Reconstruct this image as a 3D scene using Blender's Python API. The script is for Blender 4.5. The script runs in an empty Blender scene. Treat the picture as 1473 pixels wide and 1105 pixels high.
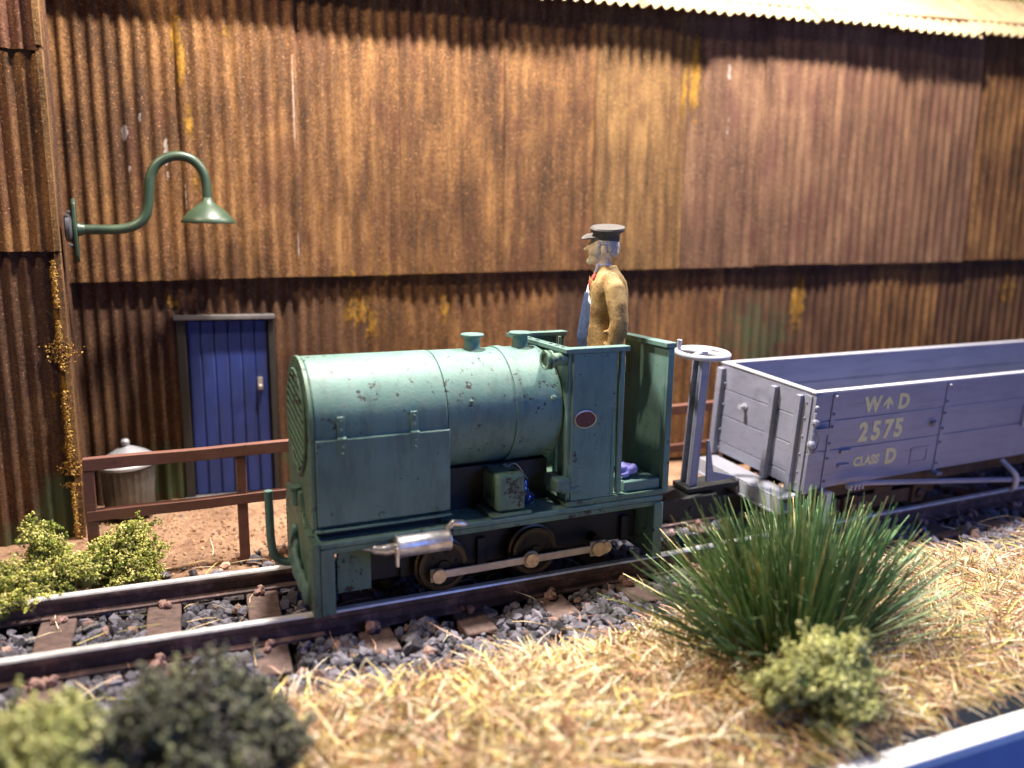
import bpy, bmesh, math, random
from mathutils import Vector, Matrix, noise
random.seed(7)
R = math.radians
C = bpy.context.scene.collection
PI = math.pi

# ------------------------------------------------------------------ tagging
def tag(o, label=None, cat=None, group=None, kind=None):
    if label: o['label'] = label
    if cat: o['category'] = cat
    if group: o['group'] = group
    if kind: o['kind'] = kind
    return o

def empty(name, loc=(0, 0, 0), rz=0.0, rot=None):
    o = bpy.data.objects.new(name, None)
    C.objects.link(o)
    o.location = loc
    o.rotation_euler = rot if rot else (0, 0, rz)
    o.empty_display_size = 0.1
    return o

# ------------------------------------------------------------------ mesh builder
class MB:
    def __init__(s):
        s.v = []; s.f = []
    def add(s, vs, fs, M=None):
        n = len(s.v)
        if M is not None: vs = [tuple(M @ Vector(p)) for p in vs]
        s.v += [tuple(p) for p in vs]
        s.f += [tuple(i + n for i in q) for q in fs]
    def box(s, c, d, M=None, rot=None):
        x, y, z = d[0] / 2, d[1] / 2, d[2] / 2
        vs = [(-x, -y, -z), (x, -y, -z), (x, y, -z), (-x, y, -z), (-x, -y, z), (x, -y, z), (x, y, z), (-x, y, z)]
        fs = [(0, 3, 2, 1), (4, 5, 6, 7), (0, 1, 5, 4), (1, 2, 6, 5), (2, 3, 7, 6), (3, 0, 4, 7)]
        T = Matrix.Translation(c)
        if rot is not None:
            from mathutils import Euler
            T = T @ Euler(rot).to_matrix().to_4x4()
        if M is not None: T = M @ T
        s.add(vs, fs, T)
    def bx(s, x0, x1, y0, y1, z0, z1, M=None):
        s.box(((x0 + x1) / 2, (y0 + y1) / 2, (z0 + z1) / 2), (abs(x1 - x0), abs(y1 - y0), abs(z1 - z0)), M)
    def prism(s, poly, o, u, v, w):
        """poly of 2D points in the plane o + a*u + b*v, thickened along w"""
        o, u, v, w = Vector(o), Vector(u), Vector(v), Vector(w)
        n = len(poly)
        a = [o + u * p[0] + v * p[1] for p in poly]
        b = [p + w for p in a]
        fs = [tuple(range(n))[::-1], tuple(range(n, 2 * n))]
        fs += [(i, (i + 1) % n, n + (i + 1) % n, n + i) for i in range(n)]
        s.add(a + b, fs)
    def tube(s, pts, r, seg=10, caps=True, up=None):
        pts = [Vector(p) for p in pts]
        n = len(pts)
        rs = r if isinstance(r, (list, tuple)) else [r] * n
        ref = Vector(up) if up else Vector((0.13, 0.31, 0.94))
        vs = []; fs = []
        t = (pts[1] - pts[0]).normalized()
        a = t.cross(ref)
        if a.length < 1e-3: a = t.cross(Vector((1, 0, 0)))
        a.normalize()
        for i in range(n):
            if i == 0: t = pts[1] - pts[0]
            elif i == n - 1: t = pts[-1] - pts[-2]
            else: t = (pts[i + 1] - pts[i]).normalized() + (pts[i] - pts[i - 1]).normalized()
            if t.length < 1e-9: t = Vector((0, 0, 1))
            t.normalize()
            a = (a - t * a.dot(t))
            if a.length < 1e-6: a = t.orthogonal()
            a.normalize()
            b = t.cross(a)
            for k in range(seg):
                th = 2 * PI * k / seg
                vs.append(pts[i] + (a * math.cos(th) + b * math.sin(th)) * rs[i])
        for i in range(n - 1):
            for k in range(seg):
                k2 = (k + 1) % seg
                fs.append((i * seg + k, i * seg + k2, (i + 1) * seg + k2, (i + 1) * seg + k))
        if caps:
            fs.append(tuple(range(seg))[::-1]); fs.append(tuple((n - 1) * seg + k for k in range(seg)))
        s.add(vs, fs)
    def lathe(s, prof, o, axis=(0, 0, 1), seg=24, close=True):
        """prof: list of (radius, height) along axis from o"""
        o = Vector(o); ax = Vector(axis).normalized()
        a = ax.orthogonal().normalized(); b = ax.cross(a)
        vs = []; fs = []
        n = len(prof)
        for (r, h) in prof:
            for k in range(seg):
                th = 2 * PI * k / seg
                vs.append(o + ax * h + (a * math.cos(th) + b * math.sin(th)) * max(r, 1e-5))
        for i in range(n - 1):
            for k in range(seg):
                k2 = (k + 1) % seg
                fs.append((i * seg + k, i * seg + k2, (i + 1) * seg + k2, (i + 1) * seg + k))
        if close:
            fs.append(tuple(range(seg))[::-1]); fs.append(tuple((n - 1) * seg + k for k in range(seg)))
        s.add(vs, fs)
    def ball(s, c, r, seg=12, rings=8, M=None):
        rr = r if isinstance(r, (list, tuple)) else (r, r, r)
        vs = [(0, 0, rr[2])]; fs = []
        for i in range(1, rings):
            ph = PI * i / rings
            for k in range(seg):
                th = 2 * PI * k / seg
                vs.append((rr[0] * math.sin(ph) * math.cos(th), rr[1] * math.sin(ph) * math.sin(th), rr[2] * math.cos(ph)))
        vs.append((0, 0, -rr[2])); e = len(vs) - 1
        for k in range(seg):
            fs.append((0, 1 + k, 1 + (k + 1) % seg))
            fs.append((e, 1 + (rings - 2) * seg + (k + 1) % seg, 1 + (rings - 2) * seg + k))
        for i in range(rings - 2):
            for k in range(seg):
                k2 = (k + 1) % seg
                fs.append((1 + i * seg + k, 1 + (i + 1) * seg + k, 1 + (i + 1) * seg + k2, 1 + i * seg + k2))
        T = Matrix.Translation(c)
        if M is not None: T = T @ M
        s.add(vs, fs, T)
    def rivet(s, c, n, r=0.012, h=0.008):
        n = Vector(n).normalized(); c = Vector(c)
        s.lathe([(r, -0.002), (r * .92, h * .5), (r * .5, h)], c, n, seg=7)
    def mesh(s, name, smooth=35):
        me = bpy.data.meshes.new(name)
        me.from_pydata(s.v, [], s.f)
        me.validate()
        bm = bmesh.new(); bm.from_mesh(me)
        bmesh.ops.recalc_face_normals(bm, faces=bm.faces)
        bm.to_mesh(me); bm.free()
        if smooth:
            me.polygons.foreach_set('use_smooth', [True] * len(me.polygons))
            me.set_sharp_from_angle(angle=R(smooth))
        return me
    def build(s, name, m, parent=None, smooth=35, bevel=0, label=None):
        o = bpy.data.objects.new(name, s.mesh(name, smooth))
        C.objects.link(o)
        ms = m if isinstance(m, (list, tuple)) else [m]
        for q in ms: o.data.materials.append(q)
        if parent is not None: o.parent = parent
        if bevel:
            md = o.modifiers.new('bevel', 'BEVEL'); md.width = bevel; md.segments = 2
            md.limit_method = 'ANGLE'; md.angle_limit = R(40)
        if label: o['label'] = label
        return o

# ------------------------------------------------------------------ materials
def mat(name, rough=0.6, metal=0.0, spec=0.5):
    m = bpy.data.materials.new(name); m.use_nodes = True
    nt = m.node_tree; b = nt.nodes['Principled BSDF']
    b.inputs['Roughness'].default_value = rough
    b.inputs['Metallic'].default_value = metal
    b.inputs['Specular IOR Level'].default_value = spec
    return m, nt, b
def N(nt, t, **kw):
    n = nt.nodes.new(t)
    for k, v in kw.items():
        if k in n.inputs: n.inputs[k].default_value = v
        else: setattr(n, k, v)
    return n
def coords(nt, scale=(1, 1, 1), obj=True, loc=(0, 0, 0)):
    tc = N(nt, 'ShaderNodeTexCoord'); mp = N(nt, 'ShaderNodeMapping')
    mp.inputs['Scale'].default_value = scale; mp.inputs['Location'].default_value = loc
    nt.links.new(tc.outputs['Object' if obj else 'Generated'], mp.inputs[0])
    return mp.outputs[0]
def nz(nt, vec, scale, detail=4, rough=0.6, dist=0.0):
    n = N(nt, 'ShaderNodeTexNoise'); n.inputs['Scale'].default_value = scale
    n.inputs['Detail'].default_value = detail; n.inputs['Roughness'].default_value = rough
    n.inputs['Distortion'].default_value = dist
    nt.links.new(vec, n.inputs['Vector']); return n.outputs['Fac']
def ramp(nt, fac, stops):
    r = N(nt, 'ShaderNodeValToRGB'); e = r.color_ramp.elements
    while len(e) < len(stops): e.new(0.5)
    for i, (p, c) in enumerate(stops):
        e[i].position = p
        e[i].color = (c, c, c, 1) if isinstance(c, (int, float)) else (c[0], c[1], c[2], 1)
    nt.links.new(fac, r.inputs[0]); return r.outputs[0]
def mix(nt, fac, a, b, mode='MIX'):
    m = N(nt, 'ShaderNodeMix'); m.data_type = 'RGBA'; m.blend_type = mode
    for sock, val in ((m.inputs[0], fac), (m.inputs[6], a), (m.inputs[7], b)):
        if isinstance(val, (int, float)): sock.default_value = val
        elif isinstance(val, (tuple, list)): sock.default_value = (val[0], val[1], val[2], 1)
        else: nt.links.new(val, sock)
    return m.outputs[2]
def mth(nt, op, a, b=0.0):
    m = N(nt, 'ShaderNodeMath'); m.operation = op
    for s_, v in ((m.inputs[0], a), (m.inputs[1], b)):
        if isinstance(v, (int, float)): s_.default_value = v
        else: nt.links.new(v, s_)
    return m.outputs[0]
def bump(nt, b, h, strength=0.3, dist=0.01):
    n = N(nt, 'ShaderNodeBump'); n.inputs['Strength'].default_value = strength; n.inputs['Distance'].default_value = dist
    nt.links.new(h, n.inputs['Height']); nt.links.new(n.outputs[0], b.inputs['Normal'])

def painted(name, base, chip=(0.03, 0.022, 0.018), dust=(0.3, 0.3, 0.26), rough=0.45, chips=0.68, grain=0.25, metal=0.0, scale=1.0, fade=0.25, spec=0.5, streak=None):
    m, nt, b = mat(name, rough, metal, spec)
    v = coords(nt)
    big = nz(nt, v, 2.3 * scale, 5)
    mid = nz(nt, v, 9 * scale, 6, .65)
    fine = nz(nt, v, 60 * scale, 3)
    col = mix(nt, ramp(nt, big, [(.3, 0), (.7, 1)]), tuple(c * (1 - fade) for c in base), tuple(min(1, c * (1 + fade)) for c in base))
    col = mix(nt, mth(nt, 'MULTIPLY', ramp(nt, mid, [(.5, 0), (.72, 1)]), .35), col, dust)
    if streak:
        st = nz(nt, coords(nt, streak[:3], loc=(2, 7, 3)), 3.0, 5, .65)
        col = mix(nt, mth(nt, 'MULTIPLY', ramp(nt, st, [(.5, 0), (.68, 1)]), streak[3]), col, tuple(c * .4 + .01 for c in base))
        st2 = nz(nt, coords(nt, streak[:3], loc=(8, 1, 6)), 5.0, 4, .65)
        col = mix(nt, mth(nt, 'MULTIPLY', ramp(nt, st2, [(.56, 0), (.7, 1)]), streak[3] * .6), col, dust)
    ch = nz(nt, v, 17 * scale, 5, .7)
    big2 = nz(nt, coords(nt, loc=(3, 5, 1)), 3.1 * scale, 2)
    cm = ramp(nt, mth(nt, 'ADD', ch, mth(nt, 'MULTIPLY', mth(nt, 'SUBTRACT', big2, .5), .35)), [(chips, 0), (chips + .02, 1)])
    col = mix(nt, cm, col, chip)
    sp = nz(nt, v, 140 * scale, 2)
    col = mix(nt, mth(nt, 'MULTIPLY', ramp(nt, sp, [(.66, 0), (.72, 1)]), .5), col, tuple(c * .45 for c in base))
    nt.links.new(col, b.inputs['Base Color'])
    nt.links.new(mth(nt, 'ADD', mth(nt, 'MULTIPLY', mid, .3), rough - .15), b.inputs['Roughness'])
    h = mth(nt, 'ADD', mth(nt, 'MULTIPLY', fine, .6), mth(nt, 'MULTIPLY', cm, -.5))
    bump(nt, b, h, grain, .006)
    return m

def simple(name, base, rough=0.6, metal=0.0, var=0.25, scale=8, bs=0.2, bscale=60, spec=0.5):
    m, nt, b = mat(name, rough, metal, spec)
    v = coords(nt)
    n1 = nz(nt, v, scale, 5, .65)
    col = mix(nt, ramp(nt, n1, [(.3, 0), (.7, 1)]), tuple(c * (1 - var) for c in base), tuple(min(1, c * (1 + var)) for c in base))
    nt.links.new(col, b.inputs['Base Color'])
    bump(nt, b, nz(nt, v, bscale, 3), bs, .006)
    return m

def attr_col(name, rough=0.7, spec=0.3, bs=0.0, bscale=50, trans=0.0):
    m, nt, b = mat(name, rough, 0, spec)
    a = N(nt, 'ShaderNodeAttribute'); a.attribute_name = 'col'
    nt.links.new(a.outputs['Color'], b.inputs['Base Color'])
    if bs: bump(nt, b, nz(nt, coords(nt), bscale, 3), bs, .01)
    return m

GREEN = painted('loco_green_paint', (0.1, 0.192, 0.175), rough=.55, streak=(3.2, 3.2, .7, .6), chip=(.024, .027, .028), chips=.638, grain=.4, dust=(.18, .22, .2))
GREEN_D = painted('loco_green_dirty', (0.09, 0.17, 0.125), rough=.55, chips=.6, dust=(.2, .2, .14), grain=.5, streak=(4, 4, 1, .6))
BLACKM = simple('frame_black', (0.006, 0.006, 0.007), .6, var=.4)  # frame's own black, deepened to carry the shade beneath the locomotive
WHEELM = simple('wheel_dark_steel', (0.014, 0.011, 0.01), .5, .5, var=.5)
TYRE = simple('tyre_steel', (0.045, 0.034, 0.024), .4, .7, var=.5)
ROD = simple('rod_steel', (0.5, 0.44, 0.38), .45, .5, var=.25)
PIN = simple('pin_brass', (0.62, 0.48, 0.31), .42, .6, var=.3, scale=30)
SILVER = simple('silencer_silver', (0.6, 0.59, 0.62), .42, .85, var=.35, scale=14, bs=.35, bscale=30)
PLATE = simple('plate_maroon', (0.12, 0.035, 0.025), .45, .3, var=.4, scale=60)
GREYW = painted('wagon_grey_paint', (0.235, 0.24, 0.325), chip=(.2, .2, .26), dust=(.25, .25, .32), rough=.45, chips=.74, grain=.2, fade=.1, streak=(.7, 3, 7, .35))
GREYL = painted('wagon_light_grey_lit', (0.42, 0.42, 0.5), chip=(.25, .25, .3), dust=(.46, .45, .5), rough=.42, chips=.8, grain=.1, fade=.08)  # lighter grey paints the lit look into the top edges; also on fittings
LETTER = simple('lettering_cream', (0.56, 0.53, 0.3), .6, var=.15, scale=40)
BROWNFR = simple('underframe_brown', (0.06, 0.035, 0.025), .6, .2, var=.45)
RAILTOP = simple('rail_steel_top', (0.72, 0.7, 0.71), .34, .3, var=.25, scale=12, bs=.15, bscale=40)
LAMPG = painted('lamp_dark_green', (0.028, 0.05, 0.03), rough=.42, chips=.82, dust=(.04, .07, .04), grain=.05, chip=(.2, .18, .14))
FENCE = painted('fence_red_brown', (0.16, 0.062, 0.045), rough=.7, chips=.68, streak=(.8, 6, 6, .5), dust=(.22, .12, .1), chip=(.07, .035, .03))
BINM = painted('bin_galvanised', (0.12, 0.12, 0.12), rough=.4, chips=.66, dust=(.3, .29, .27), chip=(.08, .07, .06), metal=.3)
BINL = painted('bin_lid_galvanised', (0.36, 0.36, 0.4), rough=.4, chips=.75, dust=(.4, .4, .42), chip=(.12, .11, .1), metal=.3)
DOORB = painted('door_blue_paint', (0.01, 0.024, 0.14), rough=.6, chips=.8, dust=(.02, .035, .15), chip=(.02, .02, .05), grain=.3, streak=(7, 7, .8, .6))
DARKWOOD = simple('dark_timber', (0.014, 0.011, 0.01), .7, var=.4)
LINTEL = simple('lintel_grey', (0.11, 0.1, 0.1), .7, var=.3)
SLEEPER = simple('sleeper_weathered', (0.115, 0.073, 0.066), .85, var=.5, scale=14, bs=.7, bscale=45)
CHAIRM = simple('rail_fixing_rust', (0.28, 0.165, 0.145), .85, var=.5, scale=25, bs=.8, bscale=60)
BOARDW = simple('board_white_edge', (0.8, 0.8, 0.82), .5, var=.03)
BOARDB = simple('board_blue_face', (0.24, 0.3, 0.5), .5, var=.06)

def rail_side_mat():
    m, nt, b = mat('rail_side_rust', .7, .1)
    v = coords(nt)
    n = nz(nt, v, 7, 6, .7)
    nt.links.new(ramp(nt, n, [(.3, (.035, .022, .024)), (.52, (.09, .052, .052)), (.7, (.26, .15, .135))]), b.inputs['Base Color'])
    bump(nt, b, nz(nt, v, 50, 4), .5, .01)
    return m
RAILSIDE = rail_side_mat()

def rust_mat(name, dark, mid, light, seed=0.0, ochre=(0.42, 0.21, 0.025)):
    """rusty corrugated iron: grain, long vertical runs, ochre crust where the sheet carries it"""
    m, nt, b = mat(name, .82, 0, .25)
    v = coords(nt, loc=(seed * 7.1, seed * 3.3, seed * 1.7))
    vs = coords(nt, (6, 6, .9), loc=(seed, 0, 0))
    runs = nz(nt, vs, 1.6, 5, .6)
    big = nz(nt, v, 1.3, 4)
    grain = nz(nt, v, 46, 4, .8)
    f = mth(nt, 'ADD', mth(nt, 'MULTIPLY', runs, .42), mth(nt, 'ADD', mth(nt, 'MULTIPLY', big, .24), mth(nt, 'MULTIPLY', grain, .42)))
    col = ramp(nt, f, [(.42, dark), (.54, mid), (.66, light)])
    # bloom of purple-brown
    pb = ramp(nt, nz(nt, coords(nt, (2.2, 2.2, 1.1), loc=(seed * 2 + 4, 2, 1)), 1.8, 3), [(.52, 0), (.68, .7)])
    col = mix(nt, pb, col, tuple((dark[i] * .5 + mid[i] * .5) * (1.05, .85, 1.1)[i] for i in range(3)))
    # pale flecks
    fl = ramp(nt, nz(nt, coords(nt, (1, 1, .35), loc=(1, seed, 3)), 26, 3, .7), [(.76, 0), (.8, 1)])
    col = mix(nt, mth(nt, 'MULTIPLY', fl, .55), col, (.42, .33, .28))
    sk = ramp(nt, nz(nt, v, 62, 2, .5), [(.64, 0), (.7, 1)])
    col = mix(nt, mth(nt, 'MULTIPLY', sk, .5), col, tuple(min(1, c * 1.7 + .05) for c in light))
    dk = ramp(nt, nz(nt, coords(nt, loc=(9, 4, seed)), 50, 3, .6), [(.6, 0), (.68, 1)])
    col = mix(nt, mth(nt, 'MULTIPLY', dk, .55), col, tuple(c * .5 for c in dark))
    a = N(nt, 'ShaderNodeAttribute'); a.attribute_name = 'och'
    on = nz(nt, coords(nt, (1.3, 1.3, .7), loc=(seed, 1, 2)), 15, 6, .8)
    om = ramp(nt, mth(nt, 'ADD', mth(nt, 'MULTIPLY', a.outputs['Fac'], .6), mth(nt, 'MULTIPLY', mth(nt, 'SUBTRACT', on, .5), 2.0)), [(.28, 0), (.5, 1)])
    om = mth(nt, 'MULTIPLY', mth(nt, 'MULTIPLY', om, ramp(nt, a.outputs['Fac'], [(.03, 0), (.25, 1)])), .85)
    oc = mix(nt, ramp(nt, nz(nt, v, 40, 3), [(.35, 0), (.65, 1)]), tuple(c * .45 for c in ochre), ochre)
    col = mix(nt, om, col, oc)
    w = N(nt, 'ShaderNodeAttribute'); w.attribute_name = 'wht'
    wm = ramp(nt, mth(nt, 'ADD', w.outputs['Fac'], mth(nt, 'MULTIPLY', mth(nt, 'SUBTRACT', nz(nt, v, 22, 3), .5), .9)), [(.72, 0), (.8, 1)])
    col = mix(nt, wm, col, (.36, .29, .27))
    g = N(nt, 'ShaderNodeAttribute'); g.attribute_name = 'grn'
    gm = ramp(nt, mth(nt, 'ADD', g.outputs['Fac'], mth(nt, 'MULTIPLY', mth(nt, 'SUBTRACT', nz(nt, v, 9, 4), .5), .9)), [(.35, 0), (.75, .85)])
    col = mix(nt, gm, col, (.05, .075, .035))
    nt.links.new(col, b.inputs['Base Color'])
    h = mth(nt, 'ADD', mth(nt, 'MULTIPLY', grain, .6), mth(nt, 'MULTIPLY', om, .9))
    bump(nt, b, h, .8, .02)
    return m
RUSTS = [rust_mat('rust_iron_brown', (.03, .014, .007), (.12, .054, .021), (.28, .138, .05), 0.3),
         rust_mat('rust_iron_red', (.035, .014, .009), (.115, .046, .025), (.22, .105, .055), 1.7),
         rust_mat('rust_iron_ochre', (.04, .02, .008), (.145, .074, .028), (.28, .155, .058), 2.9),
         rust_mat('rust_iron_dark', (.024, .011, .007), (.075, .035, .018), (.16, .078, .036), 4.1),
         rust_mat('rust_iron_pink', (.05, .023, .015), (.13, .064, .037), (.23, .125, .07), 5.3)]
ROOFM = rust_mat('roof_iron_cream', (.24, .17, .1), (.34, .26, .15), (.42, .34, .2), 6.6)
ROOFY = rust_mat('roof_iron_yellow', (.3, .24, .05), (.4, .33, .08), (.46, .4, .12), 7.6)

# ------------------------------------------------------------------ ground
def gh(x, y):
    """ground height"""
    n = noise.noise(Vector((x * 1.1, y * 1.1, 0))) * .04 + noise.noise(Vector((x * 4, y * 4, 3))) * .015
    if y < -.62: base = -.2 + min(1, (-.62 - y) / .4) * .1
    elif y < 1.05: base = -.22
    else: base = -.22 + min(1, (y - 1.05) / .5) * .1
    if y > 1.9: n *= .5
    if -.55 <= y <= 1.05: n *= .4
    if y < -1.95: base -= (-1.95 - y) * .08
    return base + n

def ground_mat():
    m, nt, b = mat('ground_soil', .95, 0, .15)
    v = coords(nt)
    n1 = nz(nt, v, 3.5, 6, .7); n2 = nz(nt, v, 30, 5, .75)
    tan = ramp(nt, mth(nt, 'ADD', mth(nt, 'MULTIPLY', n1, .5), mth(nt, 'MULTIPLY', n2, .5)), [(.38, (.06, .03, .018)), (.5, (.16, .09, .045)), (.65, (.34, .21, .11))])
    gry = ramp(nt, n2, [(.3, (.03, .025, .03)), (.7, (.09, .075, .08))])
    soil = ramp(nt, mth(nt, 'ADD', mth(nt, 'MULTIPLY', n1, .5), mth(nt, 'MULTIPLY', n2, .5)), [(.35, (.13, .07, .05)), (.5, (.34, .2, .13)), (.65, (.5, .33, .22))])
    sx = N(nt, 'ShaderNodeSeparateXYZ'); nt.links.new(coords(nt), sx.inputs[0])
    y = mth(nt, 'ADD', sx.outputs[1], mth(nt, 'MULTIPLY', mth(nt, 'SUBTRACT', n1, .5), .5))
    c = mix(nt, ramp(nt, mth(nt, 'ADD', mth(nt, 'MULTIPLY', y, .5), .5), [(.07, 0), (.13, 1)]), tan, gry)
    c = mix(nt, ramp(nt, mth(nt, 'ADD', mth(nt, 'MULTIPLY', y, .2), .5), [(.7, 0), (.76, 1)]), c, soil)
    nt.links.new(c, b.inputs['Base Color'])
    bump(nt, b, n2, .9, .03)
    return m

def build_ground():
    xs = [-9 + .5 * i for i in range(10)] + [-4.2 + .06 * i for i in range(190)] + [7.4 + .5 * i for i in range(16)]
    ys = [-2.2 + .045 * i for i in range(118)] + [3.2 + .6 * i for i in range(10)]
    vs = [(x, y, gh(x, y)) for y in ys for x in xs]
    nx = len(xs)
    fs = [(j * nx + i, j * nx + i + 1, (j + 1) * nx + i + 1, (j + 1) * nx + i) for j in range(len(ys) - 1) for i in range(nx - 1)]
    b = MB(); b.v = vs; b.f = fs
    o = b.build('ground', ground_mat(), smooth=180)
    tag(o, kind='structure')
build_ground()

# baseboard edge with white top and blue face
t = empty('baseboard_edge', (0.6, -2.3, -.4)); tag(t, 'white topped board edging with a blue face running along the front of the straw', 'board edge')
hd = R(-2.5)
t.rotation_euler[2] = hd
b = MB(); b.bx(-9, 15, -.055, .07, .205, .262); b.build('white_capping', BOARDW, t, bevel=.01)
b = MB(); b.bx(-9, 15, -.045, .06, -2.6, .203); b.build('blue_fascia', BOARDB, t)

# ------------------------------------------------------------------ stones
def ico():
    p = (1 + 5 ** .5) / 2
    v = [(-1, p, 0), (1, p, 0), (-1, -p, 0), (1, -p, 0), (0, -1, p), (0, 1, p), (0, -1, -p), (0, 1, -p), (p, 0, -1), (p, 0, 1), (-p, 0, -1), (-p, 0, 1)]
    v = [tuple(c / 1.902 for c in q) for q in v]
    f = [(0, 11, 5), (0, 5, 1), (0, 1, 7), (0, 7, 10), (0, 10, 11), (1, 5, 9), (5, 11, 4), (11, 10, 2), (10, 7, 6), (7, 1, 8), (3, 9, 4), (3, 4, 2), (3, 2, 6), (3, 6, 8), (3, 8, 9), (4, 9, 5), (2, 4, 11), (6, 2, 10), (8, 6, 7), (9, 8, 1)]
    return v, f
IV, IF = ico()
def rotm():
    from mathutils import Euler
    return Euler((random.random() * 6.3, random.random() * 6.3, random.random() * 6.3)).to_matrix()

def chunks(name, items, m, parent=None, jit=.28, cols=None, smooth=0):
    """items: (x,y,z,size,flat,colour)"""
    V = []; Fc = []; CL = []
    for (x, y, z, s, fl, c) in items:
        n = len(V); M = rotm()
        sc = Vector((s * random.uniform(.75, 1.25), s * random.uniform(.7, 1.1), s * random.uniform(.6, 1.0) * fl))
        for q in IV:
            k = 1 + random.uniform(-jit, jit)
            w = M @ Vector((q[0] * sc[0] * k, q[1] * sc[1] * k, q[2] * sc[2] * k))
            V.append((x + w[0], y + w[1], z + w[2]))
            CL.append((c[0], c[1], c[2], 1))
        for f in IF: Fc.append((f[0] + n, f[1] + n, f[2] + n))
    me = bpy.data.meshes.new(name); me.from_pydata(V, [], Fc)
    a = me.color_attributes.new('col', 'FLOAT_COLOR', 'POINT')
    a.data.foreach_set('color', [q for c in CL for q in c])
    if smooth: me.polygons.foreach_set('use_smooth', [True] * len(me.polygons))
    me.materials.append(m)
    o = bpy.data.objects.new(name, me); C.objects.link(o)
    if parent is not None: o.parent = parent
    return o

STONE = attr_col('ballast_stone', .8, .35, .8, 55)
def rail_y(x):
    if x < -1.2: return -.088 + (-1.2 - x) * .06
    if x < 1.2: return -.088 - (x + 1.2) * .02
    return -.136 + (x - 1.2) * .012
GA = .765
SLX = [-1.44 + .588 * k for k in range(-5, 14)]
items = []
random.seed(11)
for i in range(23000):
    x = random.uniform(-4.0, 7.5) if i < 17500 else random.uniform(-4.0, 2.5)
    y = random.gauss(-.05, .66)
    edge = -.86 + .12 * noise.noise(Vector((x * 1.3, 0, 5)))
    if x < -1.4: edge -= .25
    if y < edge or y > 1.35: continue
    if y > 1.05 and random.random() < .35: continue
    if any(abs(x - s) < .118 for s in SLX) and -.47 < y < 1.0: continue
    ry = rail_y(x)
    if abs(y - ry) < .07 or abs(y - ry - GA) < .07: continue
    s = random.choice((.018, .024, .03, .036, .042, .05)) * random.uniform(.8, 1.15)
    z = -.185 + random.uniform(-.03, .035) + (0.01 if y < ry - .1 else 0)
    if ry < y < ry + GA: z -= .012
    if y > 1.0 : z = gh(x, y) + .02
    if y < -.62: z = max(z, gh(x, y) + .02)
    g = random.uniform(.045, .2)
    c = (g, g * .93, g * 1.16)
    if random.random() < .07: c = (g * 1.9, g * 1.2, g * 1.05)
    if y > 1.02 and random.random() < .45: c = (g * 2.9, g * 1.8, g * 1.4)
    items.append((x, y, z, s, 1, c))
o = chunks('ballast', items, STONE); tag(o, kind='stuff')
# soil crumbs behind the rails
items = []
for i in range(3000):
    x = random.uniform(-2.9, 2.6); y = random.uniform(1.1, 2.6)
    g = random.uniform(.7, 1.3)
    c = (.38 * g, .23 * g, .145 * g) if random.random() < .93 else (.12 * g, .09 * g, .1 * g)
    items.append((x, y, gh(x, y) + .002, random.uniform(.006, .02), .6, c))
o = chunks('soil_crumbs', items, attr_col('soil_crumb', .95, .1, .5, 60)); tag(o, kind='stuff')

# ------------------------------------------------------------------ track
track = empty('railway_track', (0, .28, -.14))
tag(track, 'narrow gauge track with two steel rails on dark sleepers under the locomotive and wagon', 'railway track')
def rail(off, name='rail'):
    xs = [-7 + .25 * i for i in range(62)]
    # profile (y,z) bullhead-ish with foot
    prof = [(-.055, -.14), (.055, -.14), (.055, -.125), (.014, -.108), (.012, -.06), (.03, -.045), (.03, -.012), (.022, 0), (-.022, 0), (-.03, -.012), (-.03, -.045), (-.012, -.06), (-.014, -.108), (-.055, -.125)]
    n = len(prof); b = MB()
    for x in xs:
        y0 = rail_y(x) + off
        b.v += [(x, y0 + p[0] - .28, p[1] + .14) for p in prof]
    mi = []
    for i in range(len(xs) - 1):
        for k in range(n):
            b.f.append((i * n + k, i * n + (k + 1) % n, (i + 1) * n + (k + 1) % n, (i + 1) * n + k))
            mi.append(0 if k in (6, 7, 8) else 1)
    b.f.append(tuple(range(n))); b.f.append(tuple((len(xs) - 1) * n + k for k in range(n)))
    mi += [1, 1]
    o = b.build(name, [RAILTOP, RAILSIDE], track, smooth=40)
    o.data.polygons.foreach_set('material_index', mi)
    return o
rail(0); rail(GA)
sb = MB(); sb.bx(-.1, .1, -.74, .72, -.11, .0)
sl0 = sb.build('sleeper', SLEEPER, track, bevel=.012)
def lump(seed):
    random.seed(seed); b = MB()
    for k in range(7):
        n = len(b.v); s = random.uniform(.016, .034)
        c = (random.uniform(-.05, .05), random.uniform(-.03, .03), .012 + random.uniform(0, .02)); M = rotm()
        for q in IV:
            w = M @ Vector(q); w *= s * random.uniform(.75, 1.2)
            b.v.append((c[0] + w[0], c[1] + w[1], c[2] + w[2]))
        b.f += [tuple(i + n for i in f) for f in IF]
    return b
lumps = [lump(40 + i).mesh('rail_fixing', 0) for i in range(4)]
for q in lumps: q.materials.append(CHAIRM)
random.seed(5)
for i, x in enumerate(SLX):
    s = sl0 if i == 0 else sl0.copy()
    if i: C.objects.link(s)
    s.parent = track
    ry = rail_y(x) - .28
    s.location = (x, ry + GA / 2 + random.uniform(-.02, .02), 0)
    s.rotation_euler[2] = random.uniform(-.03, .03) - (.05 if x < -1.2 else 0)
    for dy in (-.08, .07, GA - .08, GA + .08):
        c = bpy.data.objects.new('rail_fixing', random.choice(lumps)); C.objects.link(c); c.parent = s
        c.location = (random.uniform(-.02, .02), -GA / 2 + dy, 0); c.rotation_euler[2] = random.random() * 6.3
        c.scale = (random.uniform(.7, 1.15),) * 3

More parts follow.
